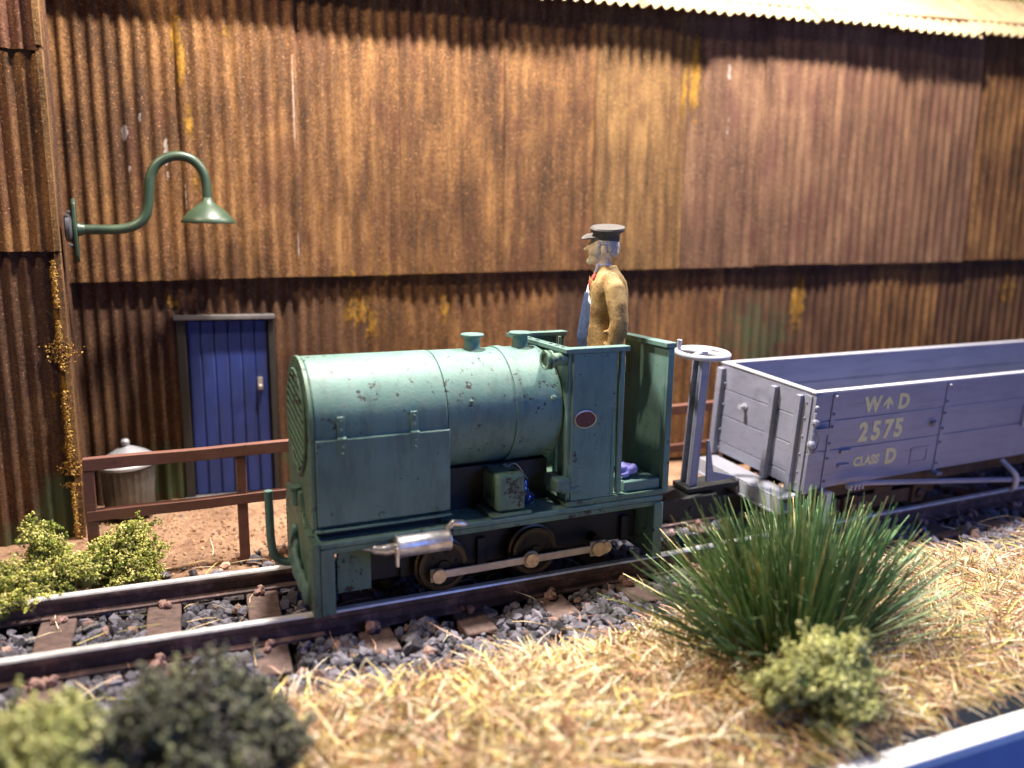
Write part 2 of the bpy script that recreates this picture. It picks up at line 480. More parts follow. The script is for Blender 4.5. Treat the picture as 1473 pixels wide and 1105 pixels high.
# ------------------------------------------------------------------ straw
STRAW = attr_col('straw_fibre', .6, .35)
STRAW.node_tree.nodes['Principled BSDF'].inputs['Transmission Weight'].default_value = 0
def fibres(name, items, m, parent=None, tips=False):
    """items: (points, radius, colour) as three sided strands"""
    V = []; Fc = []; CL = []
    for pts, r, c in items:
        n0 = len(V); n = len(pts)
        for i, p in enumerate(pts):
            p = Vector(p)
            t = (Vector(pts[min(i + 1, n - 1)]) - Vector(pts[max(i - 1, 0)]))
            if t.length < 1e-6: t = Vector((0, 0, 1))
            t.normalize(); a = t.orthogonal().normalized(); bb = t.cross(a)
            rr = r * (1 if i < n - 1 else .55)
            for k in range(3):
                th = 2.094 * k
                V.append(p + (a * math.cos(th) + bb * math.sin(th)) * rr)
                CL.append(tuple(min(.9, q * 1.9 + .03) for q in c) if (tips and i == n - 1) else c)
        for i in range(n - 1):
            for k in range(3):
                Fc.append((n0 + i * 3 + k, n0 + i * 3 + (k + 1) % 3, n0 + i * 3 + 3 + (k + 1) % 3, n0 + i * 3 + 3 + k))
        Fc.append((n0 + n * 3 - 3, n0 + n * 3 - 2, n0 + n * 3 - 1))
    me = bpy.data.meshes.new(name); me.from_pydata([tuple(v) for v in V], [], Fc)
    a = me.color_attributes.new('col', 'FLOAT_COLOR', 'POINT')
    a.data.foreach_set('color', [q for c in CL for q in (c[0], c[1], c[2], 1)])
    me.materials.append(m)
    o = bpy.data.objects.new(name, me); C.objects.link(o)
    if parent is not None: o.parent = parent
    return o
SC = [(.74, .56, .33), (.8, .66, .42), (.68, .48, .24), (.5, .27, .16), (.8, .7, .54), (.8, .66, .22), (.64, .4, .28), (.3, .17, .1), (.3, .26, .12)]
random.seed(21)
items = []
def strand(x, y, z, L, az, el, bend, seg=3):
    pts = []; p = Vector((x, y, z)); d = Vector((math.cos(az) * math.cos(el), math.sin(az) * math.cos(el), math.sin(el)))
    for i in range(seg + 1):
        pts.append(tuple(p)); p = p + d * (L / seg); d = (d + Vector((random.uniform(-.3, .3), random.uniform(-.3, .3), bend))).normalized()
    return pts
for i in range(36000):
    x = random.uniform(-2.6, 7.0) if i % 3 == 0 else random.uniform(-1.9, 3.4)
    y = random.uniform(-2.2, -.5)
    edge = -.93 + .1 * noise.noise(Vector((x * 1.7, 1, 9))) + (.22 if x > 1.5 else 0) + (.12 if -1.7 < x < -1.1 else 0) - (.4 if x < -1.9 else 0)
    if y > edge + random.gauss(0, .045): continue
    dark = noise.noise(Vector((x * 1.6, y * 2.2, 4)))
    c = random.choice(SC if dark > -.25 else SC[3:]); g = random.uniform(.75, 1.2)
    up = random.random()
    el = random.uniform(-.05, .35) if up < .84 else random.uniform(.5, 1.3)
    if y < -1.98: el = min(el, .2)
    L = (.35 if y < -1.98 else 1) * (random.uniform(.12, .34) if up < .84 else random.uniform(.06, .18)) * (1.35 if y < -1.3 else 1)
    items.append((strand(x, y, gh(x, y) + random.uniform(-.01, .05), L, random.random() * 6.283, el, -.18), random.uniform(.0022, .0047), tuple(min(.85, q * g) for q in c)))
for i in range(320):   # strays on the ballast and between the rails
    x = random.uniform(-3, 5); y = random.choice((random.uniform(-.7, -.25), random.uniform(0, .62), random.uniform(1, 1.5)))
    c = random.choice(SC); items.append((strand(x, y, -.13, random.uniform(.1, .3), random.random() * 6.283, random.uniform(0, .35), -.1), .0026, c))
o = fibres('straw', items, STRAW); tag(o, kind='stuff')

# ------------------------------------------------------------------ foam shrubs
FOAM = attr_col('foam_foliage', .85, .15, .3, 80)
def shrub(name, loc, lumps_, pal, label, group='bushes growing beside the track', count=2600, size=(.010, .02), seed=1):
    random.seed(seed)
    root = empty(name, loc); tag(root, label, 'bush', group)
    items = []
    tot = sum(l[3] ** 2 for l in lumps_)
    for (lx, ly, lz, r) in lumps_:
        k = int(count * r * r / tot)
        tone = random.uniform(.8, 1.15)
        subs = []
        for q in range(44):
            v = Vector((random.gauss(0, 1), random.gauss(0, 1), abs(random.gauss(.2, 1)))).normalized()
            subs.append((v * r * random.uniform(.3, .98), r * random.uniform(.16, .38), random.uniform(.7, 1.3)))
        for i in range(k):
            c0, sr, tn = random.choice(subs)
            v = Vector((random.gauss(0, 1), random.gauss(0, 1), random.gauss(0, 1))).normalized()
            p = c0 + v * sr * random.uniform(.5, 1.0) * (1 + .5 * noise.noise((c0 + v * sr) * 28))
            if random.random() < .06: p = p * random.uniform(1.05, 1.2)
            if lz + p[2] < -.17: continue
            c = random.choice(pal); g = tone * tn * random.uniform(.75, 1.25)
            items.append((lx + p[0], ly + p[1], lz + p[2], random.uniform(*size), 1, (c[0] * g, c[1] * g, c[2] * g)))
    for i in range(90):     # ragged sprigs standing out of the clump
        lx, ly, lz, r = random.choice(lumps_)
        d = Vector((random.gauss(0, 1), random.gauss(0, 1), abs(random.gauss(.3, 1)))).normalized()
        p = Vector((lx, ly, lz)) + d * r * random.uniform(.75, 1.0)
        c = random.choice(pal); g = random.uniform(.8, 1.3)
        for k in range(random.randint(5, 13)):
            if p.z < -.1: break
            for q in range(2): items.append((p.x + random.gauss(0, .006), p.y + random.gauss(0, .006), p.z + random.gauss(0, .006), random.uniform(*size) * .9, 1, (c[0] * g, c[1] * g, c[2] * g)))
            d = (d + Vector((random.gauss(0, .35), random.gauss(0, .35), random.gauss(.05, .35)))).normalized(); p = p + d * size[1] * .95
    chunks('foliage', items, FOAM, root, jit=.45)
    b = MB()
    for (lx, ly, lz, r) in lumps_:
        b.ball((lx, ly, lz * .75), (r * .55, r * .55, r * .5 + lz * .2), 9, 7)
    o_ = b.build('shaded_core', simple('shade_core', tuple(c * .45 for c in pal[2]), .95, bs=1, bscale=40), root, smooth=80)  # core colour darkened for the shade inside the clump
    md = o_.modifiers.new('r', 'REMESH'); md.mode = 'VOXEL'; md.voxel_size = .02
    return root
LG = [(.36, .36, .085), (.46, .44, .13), (.26, .28, .065), (.55, .5, .2), (.18, .22, .05)]
LG2 = [(.4, .41, .16), (.5, .5, .21), (.3, .32, .12), (.58, .56, .28)]
DG = [(.14, .145, .105), (.18, .18, .13), (.1, .105, .08), (.22, .23, .13), (.16, .14, .125)]
shrub('foam_bush', (-2.25, 1.13, -.12), [(-.02, -.05, .0, .17), (.12, -.05, .02, .13), (0, 0, .2, .17), (.14, .02, .12, .14), (-.13, .02, .13, .14), (.05, -.1, .08, .13), (.1, .05, .3, .1)], LG, 'bright green bush beside the left end of the brown railing', count=11000, size=(.004, .0105), seed=3)
shrub('foam_bush', (-2.62, 1.0, -.06), [(0, -.05, .02, .15), (-.12, 0, .1, .13), (-.08, .04, .2, .11), (0, 0, .13, .14), (-.1, .05, .33, .11), (-.2, -.05, .13, .16), (.16, -.05, .1, .11), (-.04, .05, .24, .1)], LG, 'tall yellow green bush in front of the rusty corner post', count=10000, size=(.004, .0105), seed=4)
shrub('foam_bush', (-2.96, .9, -.11), [(-.1, -.08, .04, .17), (.1, .02, .1, .14), (0, 0, .13, .16), (-.22, 0, .12, .17), (.18, -.08, .08, .12), (.05, -.1, .07, .12), (-.4, .0, .1, .2)], LG, 'low wide yellow green bush spreading along the far rail below the rusty corner building', count=12000, size=(.004, .0105), seed=5)
shrub('foam_bush', (.87, -1.97, -.1), [(0, 0, .2, .19), (-.24, .04, .18, .12), (.2, .05, .17, .16), (.05, .05, .3, .11), (-.03, -.14, .0, .12), (.1, -.1, .1, .16), (.34, .12, .12, .11), (-.14, .0, .24, .11), (.2, .0, .3, .09)], LG2, 'pale green bush growing at the base of the tall grass tuft', count=17000, size=(.0035, .0095), seed=6)
shrub('foam_bush', (-1.95, -1.4, .03), [(0, 0, .22, .23), (.22, .02, .17, .18), (-.22, 0, .16, .2), (.05, -.2, .1, .22), (.12, .05, .32, .12), (-.12, .05, .28, .14), (-.3, -.15, .08, .15), (.32, -.1, .08, .15)], DG, 'dark olive bush in front of the near rail, larger than the pale bush beside it', count=19000, size=(.005, .014), seed=7)
shrub('foam_bush', (-2.42, -1.42, .09), [(0, 0, .14, .19), (-.2, .1, .12, .2), (.14, .0, .08, .14), (-.02, -.2, .05, .2), (.0, .05, .26, .1)], LG2, 'light yellow green bush beside the dark olive bush in front of the near rail', count=13000, size=(.005, .014), seed=8)
# pale twig lying between the bushes
b = MB(); b.tube([(-2.44, .87, -.09), (-2.38, .84, -.055), (-2.33, .83, -.05)], [.013, .015, .01], 7)
o = b.build('twig', simple('bleached_wood', (.55, .45, .38), .7)); tag(o, 'short pale twig lying between the two green bushes by the far rail', 'twig')

# ------------------------------------------------------------------ grass tuft
random.seed(31)
TUFT = attr_col('tuft_green', .45, .45)
tuft = empty('grass_tuft', (1.24, -1.42, -.14)); tag(tuft, 'large dark green grass tuft fanning out in front of the wagon', 'grass tuft')
items = []
for i in range(1650):
    az = random.random() * 6.283; rr = random.random() ** .6
    bx_, by_ = math.cos(az) * rr * .34, math.sin(az) * rr * .18
    tilt = rr * random.uniform(.35, 1.1) * 1.2
    if random.random() < .25: tilt = random.uniform(0, 1.2)
    L = random.uniform(.6, 1.0) * (1 - .08 * min(tilt, 1))
    az2 = az + random.gauss(0, .25)
    d = Vector((math.cos(az2) * math.sin(tilt), math.sin(az2) * math.sin(tilt) * .8, max(.12, math.cos(tilt)))).normalized()
    p = Vector((bx_, by_, 0)); pts = []
    k = random.uniform(-.08, .12)
    for j in range(6):
        pts.append(tuple(p)); p = p + d * (L / 5); d = (d + Vector((math.cos(az2) * k, math.sin(az2) * k, -.012))).normalized()
    if d.y < -.3 and abs(d.x) < .6 and bx_ > -.3: pts = pts[:3]
    g = random.uniform(.75, 1.75)
    c = random.choice(((.06, .13, .042), (.045, .1, .035), (.08, .15, .05), (.04, .085, .03), (.06, .12, .045), (.15, .21, .09), (.16, .17, .06)))
    if random.random() < .05: c = (.3, .22, .09)
    if random.random() < .08 and len(pts) > 4: pts = pts[:4] + [tuple(Vector(pts[3]) + Vector((random.gauss(0, .08), random.gauss(0, .08), random.uniform(-.06, .08))))]
    items.append((pts, random.uniform(.0026, .0046), tuple(q * g for q in c)))
for i in range(12):
    az = random.random() * 6.283
    items.append((strand(random.uniform(-.2, .2), -.1, .0, random.uniform(.3, .8), random.uniform(0, 3.14), 1.1, 0, 5), .003, (.5, .42, .2)))
fibres('blades', items, TUFT, tuft, True)
b = MB(); b.ball((0, 0, -.02), (.3, .18, .05)); b.build('root_mat', simple('root_mat_brown', (.06, .06, .03), .9), tuft)

# ------------------------------------------------------------------ corrugated sheets
def patch(s, z, plist):
    v = 0
    for (ps, pz, rs, rz, k) in plist:
        d = ((s - ps) / rs) ** 2 + ((z - pz) / rz) ** 2
        if d < 4: v = max(v, k * math.exp(-d))
    return v
def sheet(name, s0, s1, z0, z1, off, m, parent, pitch=.108, amp=.0125, phase=0, och=(), wht=(), grn=(), lean=0, seed=0, zslope=0, th=.008, bow=.0):
    """local: x along wall, -y outward, z up. z0/z1 follow zslope along s"""
    nx = max(3, int((s1 - s0) / pitch * 10)); nzr = max(2, int((z1 - z0) / .045))
    V = []; A = []; W_ = []; G = []
    for side in (0, 1):
        for j in range(nzr + 1):
            for i in range(nx + 1):
                s = s0 + (s1 - s0) * i / nx
                zz = z0 + (z1 - z0) * j / nzr + zslope * s
                if j == 0: zz += .006 * noise.noise(Vector((s * 9, seed, 0)))
                y = -off - amp * math.cos(2 * PI * (s - phase) / pitch) - th * (1 - side)
                y -= .006 * noise.noise(Vector((s * 2.3, zz * 2, seed))) + bow * (1 - j / nzr) + lean * (s - s0) / (s1 - s0)
                V.append((s, y, zz))
                A.append(patch(s, zz, och)); W_.append(patch(s, zz, wht)); G.append(patch(s, zz, grn))
    n1 = (nx + 1) * (nzr + 1); fs = []
    for j in range(nzr):
        for i in range(nx):
            a = j * (nx + 1) + i
            fs.append((a, a + 1, a + nx + 2, a + nx + 1))
            fs.append((n1 + a, n1 + a + nx + 1, n1 + a + nx + 2, n1 + a + 1))
    ring = [i for i in range(nx + 1)] + [j * (nx + 1) + nx for j in range(1, nzr + 1)] + [nzr * (nx + 1) + i for i in range(nx - 1, -1, -1)] + [j * (nx + 1) for j in range(nzr - 1, 0, -1)]
    for k in range(len(ring)):
        a, c = ring[k], ring[(k + 1) % len(ring)]
        fs.append((c, a, a + n1, c + n1))
    me = bpy.data.meshes.new(name); me.from_pydata(V, [], fs)
    for nm, D in (('och', A), ('wht', W_), ('grn', G)):
        at = me.attributes.new(nm, 'FLOAT', 'POINT'); at.data.foreach_set('value', D)
    me.polygons.foreach_set('use_smooth', [True] * len(me.polygons))
    me.set_sharp_from_angle(angle=R(60))
    me.materials.append(m)
    o = bpy.data.objects.new(name, me); C.objects.link(o); o.parent = parent
    return o

WA = R(-8.3)
shed = empty('corrugated_shed', (-1.737, 2.80, 0), WA)
tag(shed, 'long rust brown corrugated iron shed wall with overhanging eaves behind the locomotive', 'shed')
OCH = [(.1, 3.75, .05, .22, 1), (.13, 3.55, .05, .22, 1), (.17, 3.1, .045, .16, .9), (.2, 2.6, .03, .12, .7), (.5, 3.8, .1, .1, .5), (.3, 3.1, .1, .3, .3),
       (1.4, 1.86, .14, .05, .8), (1.75, 1.86, .06, .04, .8), (1.5, 1.55, .2, .3, .75), (1.62, 1.4, .09, .22, .85), (2.3, 1.55, .07, .22, .8), (2.15, 1.87, .06, .05, .8),
       (4.73, 3.75, .07, .42, 1.3), (4.62, 3.6, .05, .35, .9), (4.85, 3.5, .05, .15, .6),
       (9.15, 2.4, .12, .32, 1.3), (8.9, 1.7, .15, .25, .7), (6.1, 1.55, .1, .3, 1.1), (-.05, 1.62, .06, .06, 1), (.02, 1.78, .3, .06, .3), (-.5, 1.1, .4, .5, .22), (3.6, 3.4, .4, .4, .3)]
WHT = [(1.0, 3.3, .008, .6, 1.25), (1.0, 2.1, .008, .2, 1.2), (.115, 2.5, .008, .3, 1.1), (-.32, 2.98, .05, .12, 1), (-.2, 3.1, .03, .1, .9), (-.3, 2.7, .03, .08, .8), (-.02, 2.85, .03, .2, 1), (-.02, 2.65, .025, .1, .9), (.06, 2.3, .03, .08, .7), (5.1, 3.8, .05, .2, .75), (5.12, 3.3, .04, .3, .7), (1.2, 3.2, .03, .3, .65), (3.3, 3.1, .03, .15, .7), (7.8, 3.2, .05, .3, .6), (1.0, 1.5, .03, .3, .65)]  # white flecks; the thin tall seam entries are painted edge highlights
GRN = [(-.2, .1, .35, .35, .9), (5.6, 1.2, .7, .6, .6), (2.5, .5, 1.5, .4, .6), (.95, .2, .2, .4, .7)]
EDG = [-1.05, .10, 1.0, 1.9, 2.8, 3.72, 4.62, 5.5, 6.4, 7.3, 8.1, 9.0, 9.9, 10.9]
mats_u = [0, 0, 0, 0, 0, 2, 4, 4, 4, 4, 0, 4, 4]
ZS = .022
random.seed(3)
for i in range(len(EDG) - 1):
    off = .045 + .012 * (i % 2)
    sheet('upper_sheet', EDG[i], EDG[i + 1] + .03, 1.815 + random.uniform(-.008, .008), 4.33, off, RUSTS[mats_u[i]], shed, amp=.0115 if i < 4 else (.008 if i < 6 else .004), phase=.03, och=OCH, wht=WHT, seed=i, zslope=ZS, bow=.018)
EDL = [-1.05, -.035]
mats_l = [3, 3, 0, 0, 3, 0, 3, 3, 0, 3, 3, 0]
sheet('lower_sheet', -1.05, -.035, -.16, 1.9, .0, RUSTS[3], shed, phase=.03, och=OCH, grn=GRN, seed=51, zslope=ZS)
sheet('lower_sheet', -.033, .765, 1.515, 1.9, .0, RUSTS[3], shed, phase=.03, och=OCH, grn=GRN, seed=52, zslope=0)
EL = [.767, 1.6, 2.5, 3.4, 4.3, 5.2, 6.1, 7.0, 7.9, 8.8, 9.8, 10.9]
for i in range(len(EL) - 1):
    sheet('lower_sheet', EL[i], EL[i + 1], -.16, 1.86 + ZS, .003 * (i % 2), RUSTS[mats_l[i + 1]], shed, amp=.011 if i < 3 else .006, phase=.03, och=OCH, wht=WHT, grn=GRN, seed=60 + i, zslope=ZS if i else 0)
# a plain timber backing so that no light leaks between the sheets
b = MB(); b.bx(-1.05, -.04, .03, .06, -.15, 4.25); b.bx(-.04, .77, .03, .06, 1.53, 4.25); b.bx(.77, 10.9, .03, .06, -.15, 4.25)
b.build('backing_boards', DARKWOOD, shed)
# eaves and roof
def roof_sheet(name, s0, s1, u0, u1, lift, m, seed):
    o = sheet(name, s0, s1, u0, u1, lift, m, shed, pitch=.108, amp=.02, phase=.03, seed=seed)
    return o
pitch_r = R(38)
RX = [-1.1, .3, 1.25, 2.2, 3.15, 4.1, 5.0, 5.95, 6.9, 7.85, 8.8, 9.8, 10.9]
for row, (u0, u1) in enumerate(((0, 1.0), (.93, 2.4), (2.33, 3.7))):
    for i in range(len(RX) - 1):
        o = roof_sheet('roof_sheet', RX[i], RX[i + 1] + .03, u0 + random.uniform(-.012, .012) * (row == 0) + (-.03 if i in (3, 5, 8) and row == 0 else 0), u1, .01 * (i % 2) + .03 * row, ROOFM if row == 0 else ROOFY, 80 + i + 20 * row)
        # sheet lies in x-z plane facing -y; tip it back about x
        o.rotation_euler = (-(PI / 2 - pitch_r), 0, 0)
        o.location = (0, -.245, 4.215 + .0125 * RX[i])
        o.rotation_euler[1] = -.0
# gutter board beneath eaves
b = MB(); b.prism([(-1.05, 4.25), (10.9, 4.38), (10.9, 4.53), (-1.05, 4.37)], (0, -.012, 0), (1, 0, 0), (0, 0, 1), (0, .04, 0)); b.build('eaves_board', DARKWOOD, shed)
# rear gable and back so the shed is a closed volume from the side
b = MB(); b.bx(-1.05, 10.9, 3.0, 3.03, -.15, 6.5); b.build('rear_wall', RUSTS[3], shed)
# door
door = MB()
for k in range(6):
    x0 = .045 + k * .111
    door.bx(x0, x0 + .105, .012, .042, -.1, 1.46)
d_ = door.build('door', DOORB, shed, bevel=.01)
b = MB(); b.bx(.045, .71, .03, .036, -.1, 1.46); 
b.build('door_ledge', DARKWOOD, d_)
b = MB(); b.bx(.61, .65, -.018, .011, .84, .95); b.lathe([(.016, 0), (.02, .015), (.012, .03)], (.63, -.018, .87), (0, -1, 0), 10)
b.build('handle', simple('handle_zinc', (.5, .45, .42), .4, .6), d_)
b = MB(); b.bx(-.033, .038, -.035, .05, -.12, 1.47); b.bx(.717, .765, -.035, .05, -.12, 1.47); b.build('door_frame', DARKWOOD, shed, bevel=.006)
b = MB(); b.bx(-.05, .775, -.07, .05, 1.472, 1.512); b.build('lintel', LINTEL, shed, bevel=.006)
b = MB(); b.bx(-.05, .8, -.14, .04, -.16, -.104); b.build('doorstep', LINTEL, shed, bevel=.01)

# ------------------------------------------------------------------ projecting building at the left
ann = empty('corrugated_annex', (-2.56, 2.12, 0), 0)
tag(ann, 'rusty corrugated building projecting beside the blue door and carrying the wall lamp', 'outbuilding')
AO = [(-.03, 1.9 - .16 * k, .03, .12, 1.0) for k in range(14)] + [(-.06, 1.35, .09, .05, .9), (-.05, .6, .05, .1, .9), (-.08, 1.0, .05, .06, .7), (-.5, 3.2, .3, .5, .3)]
AG = [(-.06, .1, .22, .35, 1.3), (-.3, -.05, .4, .2, .8)]
sheet('wall_sheet', -1.9, -.01, 2.06, 3.46, .035, RUSTS[0], ann, pitch=.1, och=AO, seed=101)
sheet('wall_sheet', -1.9, -.0, 3.42, 4.6, .055, RUSTS[1], ann, pitch=.1, och=AO, seed=102)
sheet('wall_sheet', -1.9, -.0, -.16, 2.1, .0, RUSTS[3], ann, pitch=.1, och=AO, grn=AG, seed=103)
b = MB(); b.bx(-.012, .03, -.06, .045, -.16, 2.05); b.bx(-.012, .03, -.085, .045, 2.06, 3.44); b.bx(-.012, .03, -.1, .045, 3.45, 4.6)
b.build('corner_flashing', RUSTS[2], ann, bevel=.004)
# return face
ret = empty('tmp')
bpy.data.objects.remove(ret)
o = sheet('return_sheet', 0, .92, -.16, 4.6, 0, RUSTS[3], ann, pitch=.1, och=((.05, 1, .1, 1, .5),), seed=104)
o.rotation_euler = (0, 0, R(90)); o.location = (.0, .05, 0)
# ochre crust crumbs up the corner
random.seed(77)
items = []
for i in range(4200):
    z = random.uniform(-.1, 2.0); cl = noise.noise(Vector((z * 4, 3, 1)))
    if cl < -.25: continue
    x = random.gauss(-.022, .008 + .022 * max(0, cl) + (.03 if .3 < z < .5 or 1.25 < z < 1.4 else 0))
    items.append((x, -.035 + random.uniform(-.01, .012) - (.02 if x > -.03 else 0), z, random.uniform(.003, .009), 1, random.choice(((.42, .25, .06), (.55, .36, .11), (.3, .16, .04), (.22, .1, .045)))))
chunks('lichen_crust', items, attr_col('ochre_crust', .9, .1), ann, jit=.4)['kind'] = 'stuff'

# ------------------------------------------------------------------ wall lamp
lamp = empty('swan_neck_lamp', (-2.50, 2.36, 2.22)); tag(lamp, 'dark green swan neck lamp on the corner of the rusty wall', 'wall lamp')
b = MB()
pl = [(0, -.25), (.055, -.2), (.075, -.05), (.08, .0), (.075, .06), (.05, .19), (0, .23), (-.05, .19), (-.075, .06), (-.08, 0), (-.075, -.05), (-.055, -.2)]
b.prism(pl, (.045, 0, 0), (0, 1, 0), (0, 0, 1), (.028, 0, 0))
b.lathe([(.055, .0), (.045, .03), (.036, .06)], (.07, 0, 0), (1, 0, 0), 14)
b.build('mounting_plate', LAMPG, lamp, bevel=.008)
b = MB(); b.lathe([(.085, 0), (.105, .01), (.105, .035), (.08, .05)], (-.008, -.02, .01), (1, 0, 0), 18)
for a in (.7, 2.3, 3.9, 5.4): b.rivet((.02, .11 * math.cos(a) - .02, .17 * math.sin(a)), (1, 0, 0), .012, .02)
b.build('back_box', simple('zinc_box', (.12, .12, .14), .35, .6, var=.5), lamp)
ctrl = [(.05, 0), (.2, .0), (.36, .005), (.47, .035), (.54, .1), (.572, .2), (.585, .32), (.6, .41), (.65, .5), (.73, .555), (.82, .57), (.91, .545), (.975, .47), (1.0, .37), (1.003, .24)]
def catmull(P, k=5):
    out = []
    for i in range(len(P) - 1):
        p0, p1, p2, p3 = P[max(i - 1, 0)], P[i], P[i + 1], P[min(i + 2, len(P) - 1)]
        for j in range(k):
            t = j / k
            out.append(tuple(.5 * (2 * p1[d] + (p2[d] - p0[d]) * t + (2 * p0[d] - 5 * p1[d] + 4 * p2[d] - p3[d]) * t * t + (3 * p1[d] - p0[d] - 3 * p2[d] + p3[d]) * t ** 3) for d in range(len(p1))))
    out.append(tuple(P[-1])); return out
b = MB(); b.tube([(p[0], 0, p[1]) for p in catmull(ctrl)], .037, 14); b.build('swan_neck', LAMPG, lamp, smooth=60)
b = MB(); b.lathe([(.036, .26), (.045, .235), (.06, .215), (.1, .185), (.15, .145), (.19, .1), (.208, .07), (.205, .06), (.19, .062), (.18, .085), (.13, .135), (.05, .19)], (1.003, 0, 0), (0, 0, 1), 32, close=False)
b.build('lamp_shade', LAMPG, lamp, smooth=60)
b = MB(); b.ball((1.003, 0, .12), .045); b.build('bulb', simple('bulb_white', (.7, .7, .65), .3), lamp)

# ------------------------------------------------------------------ railing
fen = empty('timber_railing', (-2.45, 1.28, -.12)); tag(fen, 'low red brown two bar railing running behind the locomotive', 'railing')
def brail(z, h):
    b = MB()
    b.v = []; n = 40
    for i in range(n + 1):
        x = i * 6.2 / n; dz = .006 * noise.noise(Vector((x * 2, z, 0))); dy = .01 * noise.noise(Vector((x, 0, z)))
        b.v += [(x, -.03 + dy, z + dz), (x, .03 + dy, z + dz), (x, .03 + dy, z + h + dz), (x, -.03 + dy, z + h + dz)]
    for i in range(n):
        for k in range(4): b.f.append((i * 4 + k, i * 4 + (k + 1) % 4, i * 4 + 4 + (k + 1) % 4, i * 4 + 4 + k))
    b.f += [(0, 1, 2, 3), (n * 4, n * 4 + 3, n * 4 + 2, n * 4 + 1)]
    return b.build('bar', FENCE, fen, bevel=.006)
brail(.755, .085); brail(.40, .075)
for x in (.03, 1.0, 2.0, 3.0, 4.0, 5.0, 6.0):
    b = MB(); b.bx(x - .035, x + .035, -.028, .028, -.05, .753); b.build('post', FENCE, fen, bevel=.006)

# ------------------------------------------------------------------ dustbin
bn = empty('dustbin', (-2.22, 2.5, -.085)); tag(bn, 'grey galvanised dustbin with a domed lid behind the railing beside the blue door', 'dustbin')
b = MB(); seg = 72; V = []; prof = [(0.0, 0), (.175, 0), (.182, .01), (.2, .38), (.212, .385), (.212, .4), (.196, .4)]
for (r, h) in prof:
    for k in range(seg):
        th = 2 * PI * k / seg
        rr = r + (.0055 * math.cos(24 * th) if .005 < h < .384 and r > .1 else 0)
        b.v.append((rr * math.cos(th), rr * math.sin(th), h))
for i in range(len(prof) - 1):
    for k in range(seg): b.f.append((i * seg + k, i * seg + (k + 1) % seg, (i + 1) * seg + (k + 1) % seg, (i + 1) * seg + k))
b.build('can', BINM, bn, smooth=50)
b = MB(); b.lathe([(.222, .0), (.228, .0), (.228, .022), (.215, .03), (.16, .08), (.08, .125), (.045, .14), (.028, .15), (.03, .168), (.036, .185), (.025, .205), (.0, .212)], (0, 0, 0), (0, 0, 1), 36)
o = b.build('lid', BINL, bn, smooth=50); o.location = (.01, 0, .42); o.rotation_euler = (R(3), R(-4), 0)

# ------------------------------------------------------------------ locomotive
LY = .30            # centre line
loco = empty('locomotive', (0, LY, 0)); tag(loco, 'small weathered green narrow gauge diesel locomotive with rounded bonnet and open cab', 'locomotive')
def P(b, name, m, parent=None, **k): return b.build(name, m, parent or loco, **k)
HW = .465
# deck with thick edge
b = MB(); b.bx(-1.175, 1.2, -HW, HW, .412, .448); P(b, 'footplate', GREEN, bevel=.01)
b = MB(); b.bx(-1.17, 1.19, -HW + .01, -HW + .035, .375, .41); b.bx(-1.17, 1.19, HW - .035, HW - .01, .375, .41); P(b, 'valance', GREEN_D, bevel=.004)
# front beam
b = MB(); b.bx(-1.218, -1.178, -HW - .005, HW + .005, .0, .455)
for k in range(7):
    z = .05 + k * .06
    for yy in (-HW + .03, HW - .03): b.rivet((-1.218, yy, z), (-1, 0, 0), .008, .006)
bm_ = P(b, 'front_buffer_beam', GREEN_D, bevel=.012)
b = MB(); b.prism([(-.30, .452), (-.22, .47), (-.16, .51), (-.12, .565), (-.10, .61), (-.085, .655), (.02, .65), (.41, .575), (.44, .452)], (-1.221, 0, 0), (0, 1, 0), (0, 0, 1), (.05, 0, 0))
b.build('raised_plate', GREEN_D, bm_, bevel=.012)
for s_ in (-1, 1):
    b = MB(); b.bx(-1.176, -1.09, s_ * (HW + .004), s_ * (HW - .016), .0, .41); b.build('corner_leg', GREEN, bm_, bevel=.008)
b = MB(); b.bx(1.13, 1.205, -HW - .004, HW + .004, .0, .40); P(b, 'rear_buffer_beam', GREEN, bevel=.01)
for s_ in (-1, 1):
    b = MB(); b.bx(-1.05, -.84, s_ * .32, s_ * .30, .06, .40); P(b, 'frame_guard', GREEN_D, bevel=.004)
# inner black frame
b = MB(); b.bx(-.84, 1.1, -.27, .27, .09, .405); P(b, 'inner_frame', BLACKM)
for sx in (-.62, 1.0, -.1):
    b = MB(); b.box((sx, -.29, .18), (.06, .03, .18)); P(b, 'axle_horn', BLACKM, bevel=.004)
# wheels: (> tyre)
def wheel(x, side):
    y = side * .385
    b = MB()
    b.lathe([(.0, -.018), (.13, -.018), (.135, .012), (.045, .016), (.04, .03), (.0, .03)], (x, y, .162), (0, side, 0), 40, close=False)
    for k in range(6):
        a = k * PI / 3 + .3
        b.rivet((x + .09 * math.cos(a), y + side * .012, .162 + .09 * math.sin(a)), (0, side, 0), .011, .008)
    w = P(b, 'wheel', WHEELM)
    b = MB(); b.lathe([(.13, -.03), (.182, -.03), (.178, -.02), (.162, -.014), (.16, .02), (.152, .022), (.13, .018)], (x, y, .162), (0, side, 0), 48, close=False)
    b.build('tyre', TYRE, w)
for x in (-.40, .24):
    for s_ in (-1, 1): wheel(x, s_)
    b = MB(); b.tube([(x, -.37, .162), (x, .37, .162)], .03, 12); P(b, 'axle', WHEELM)
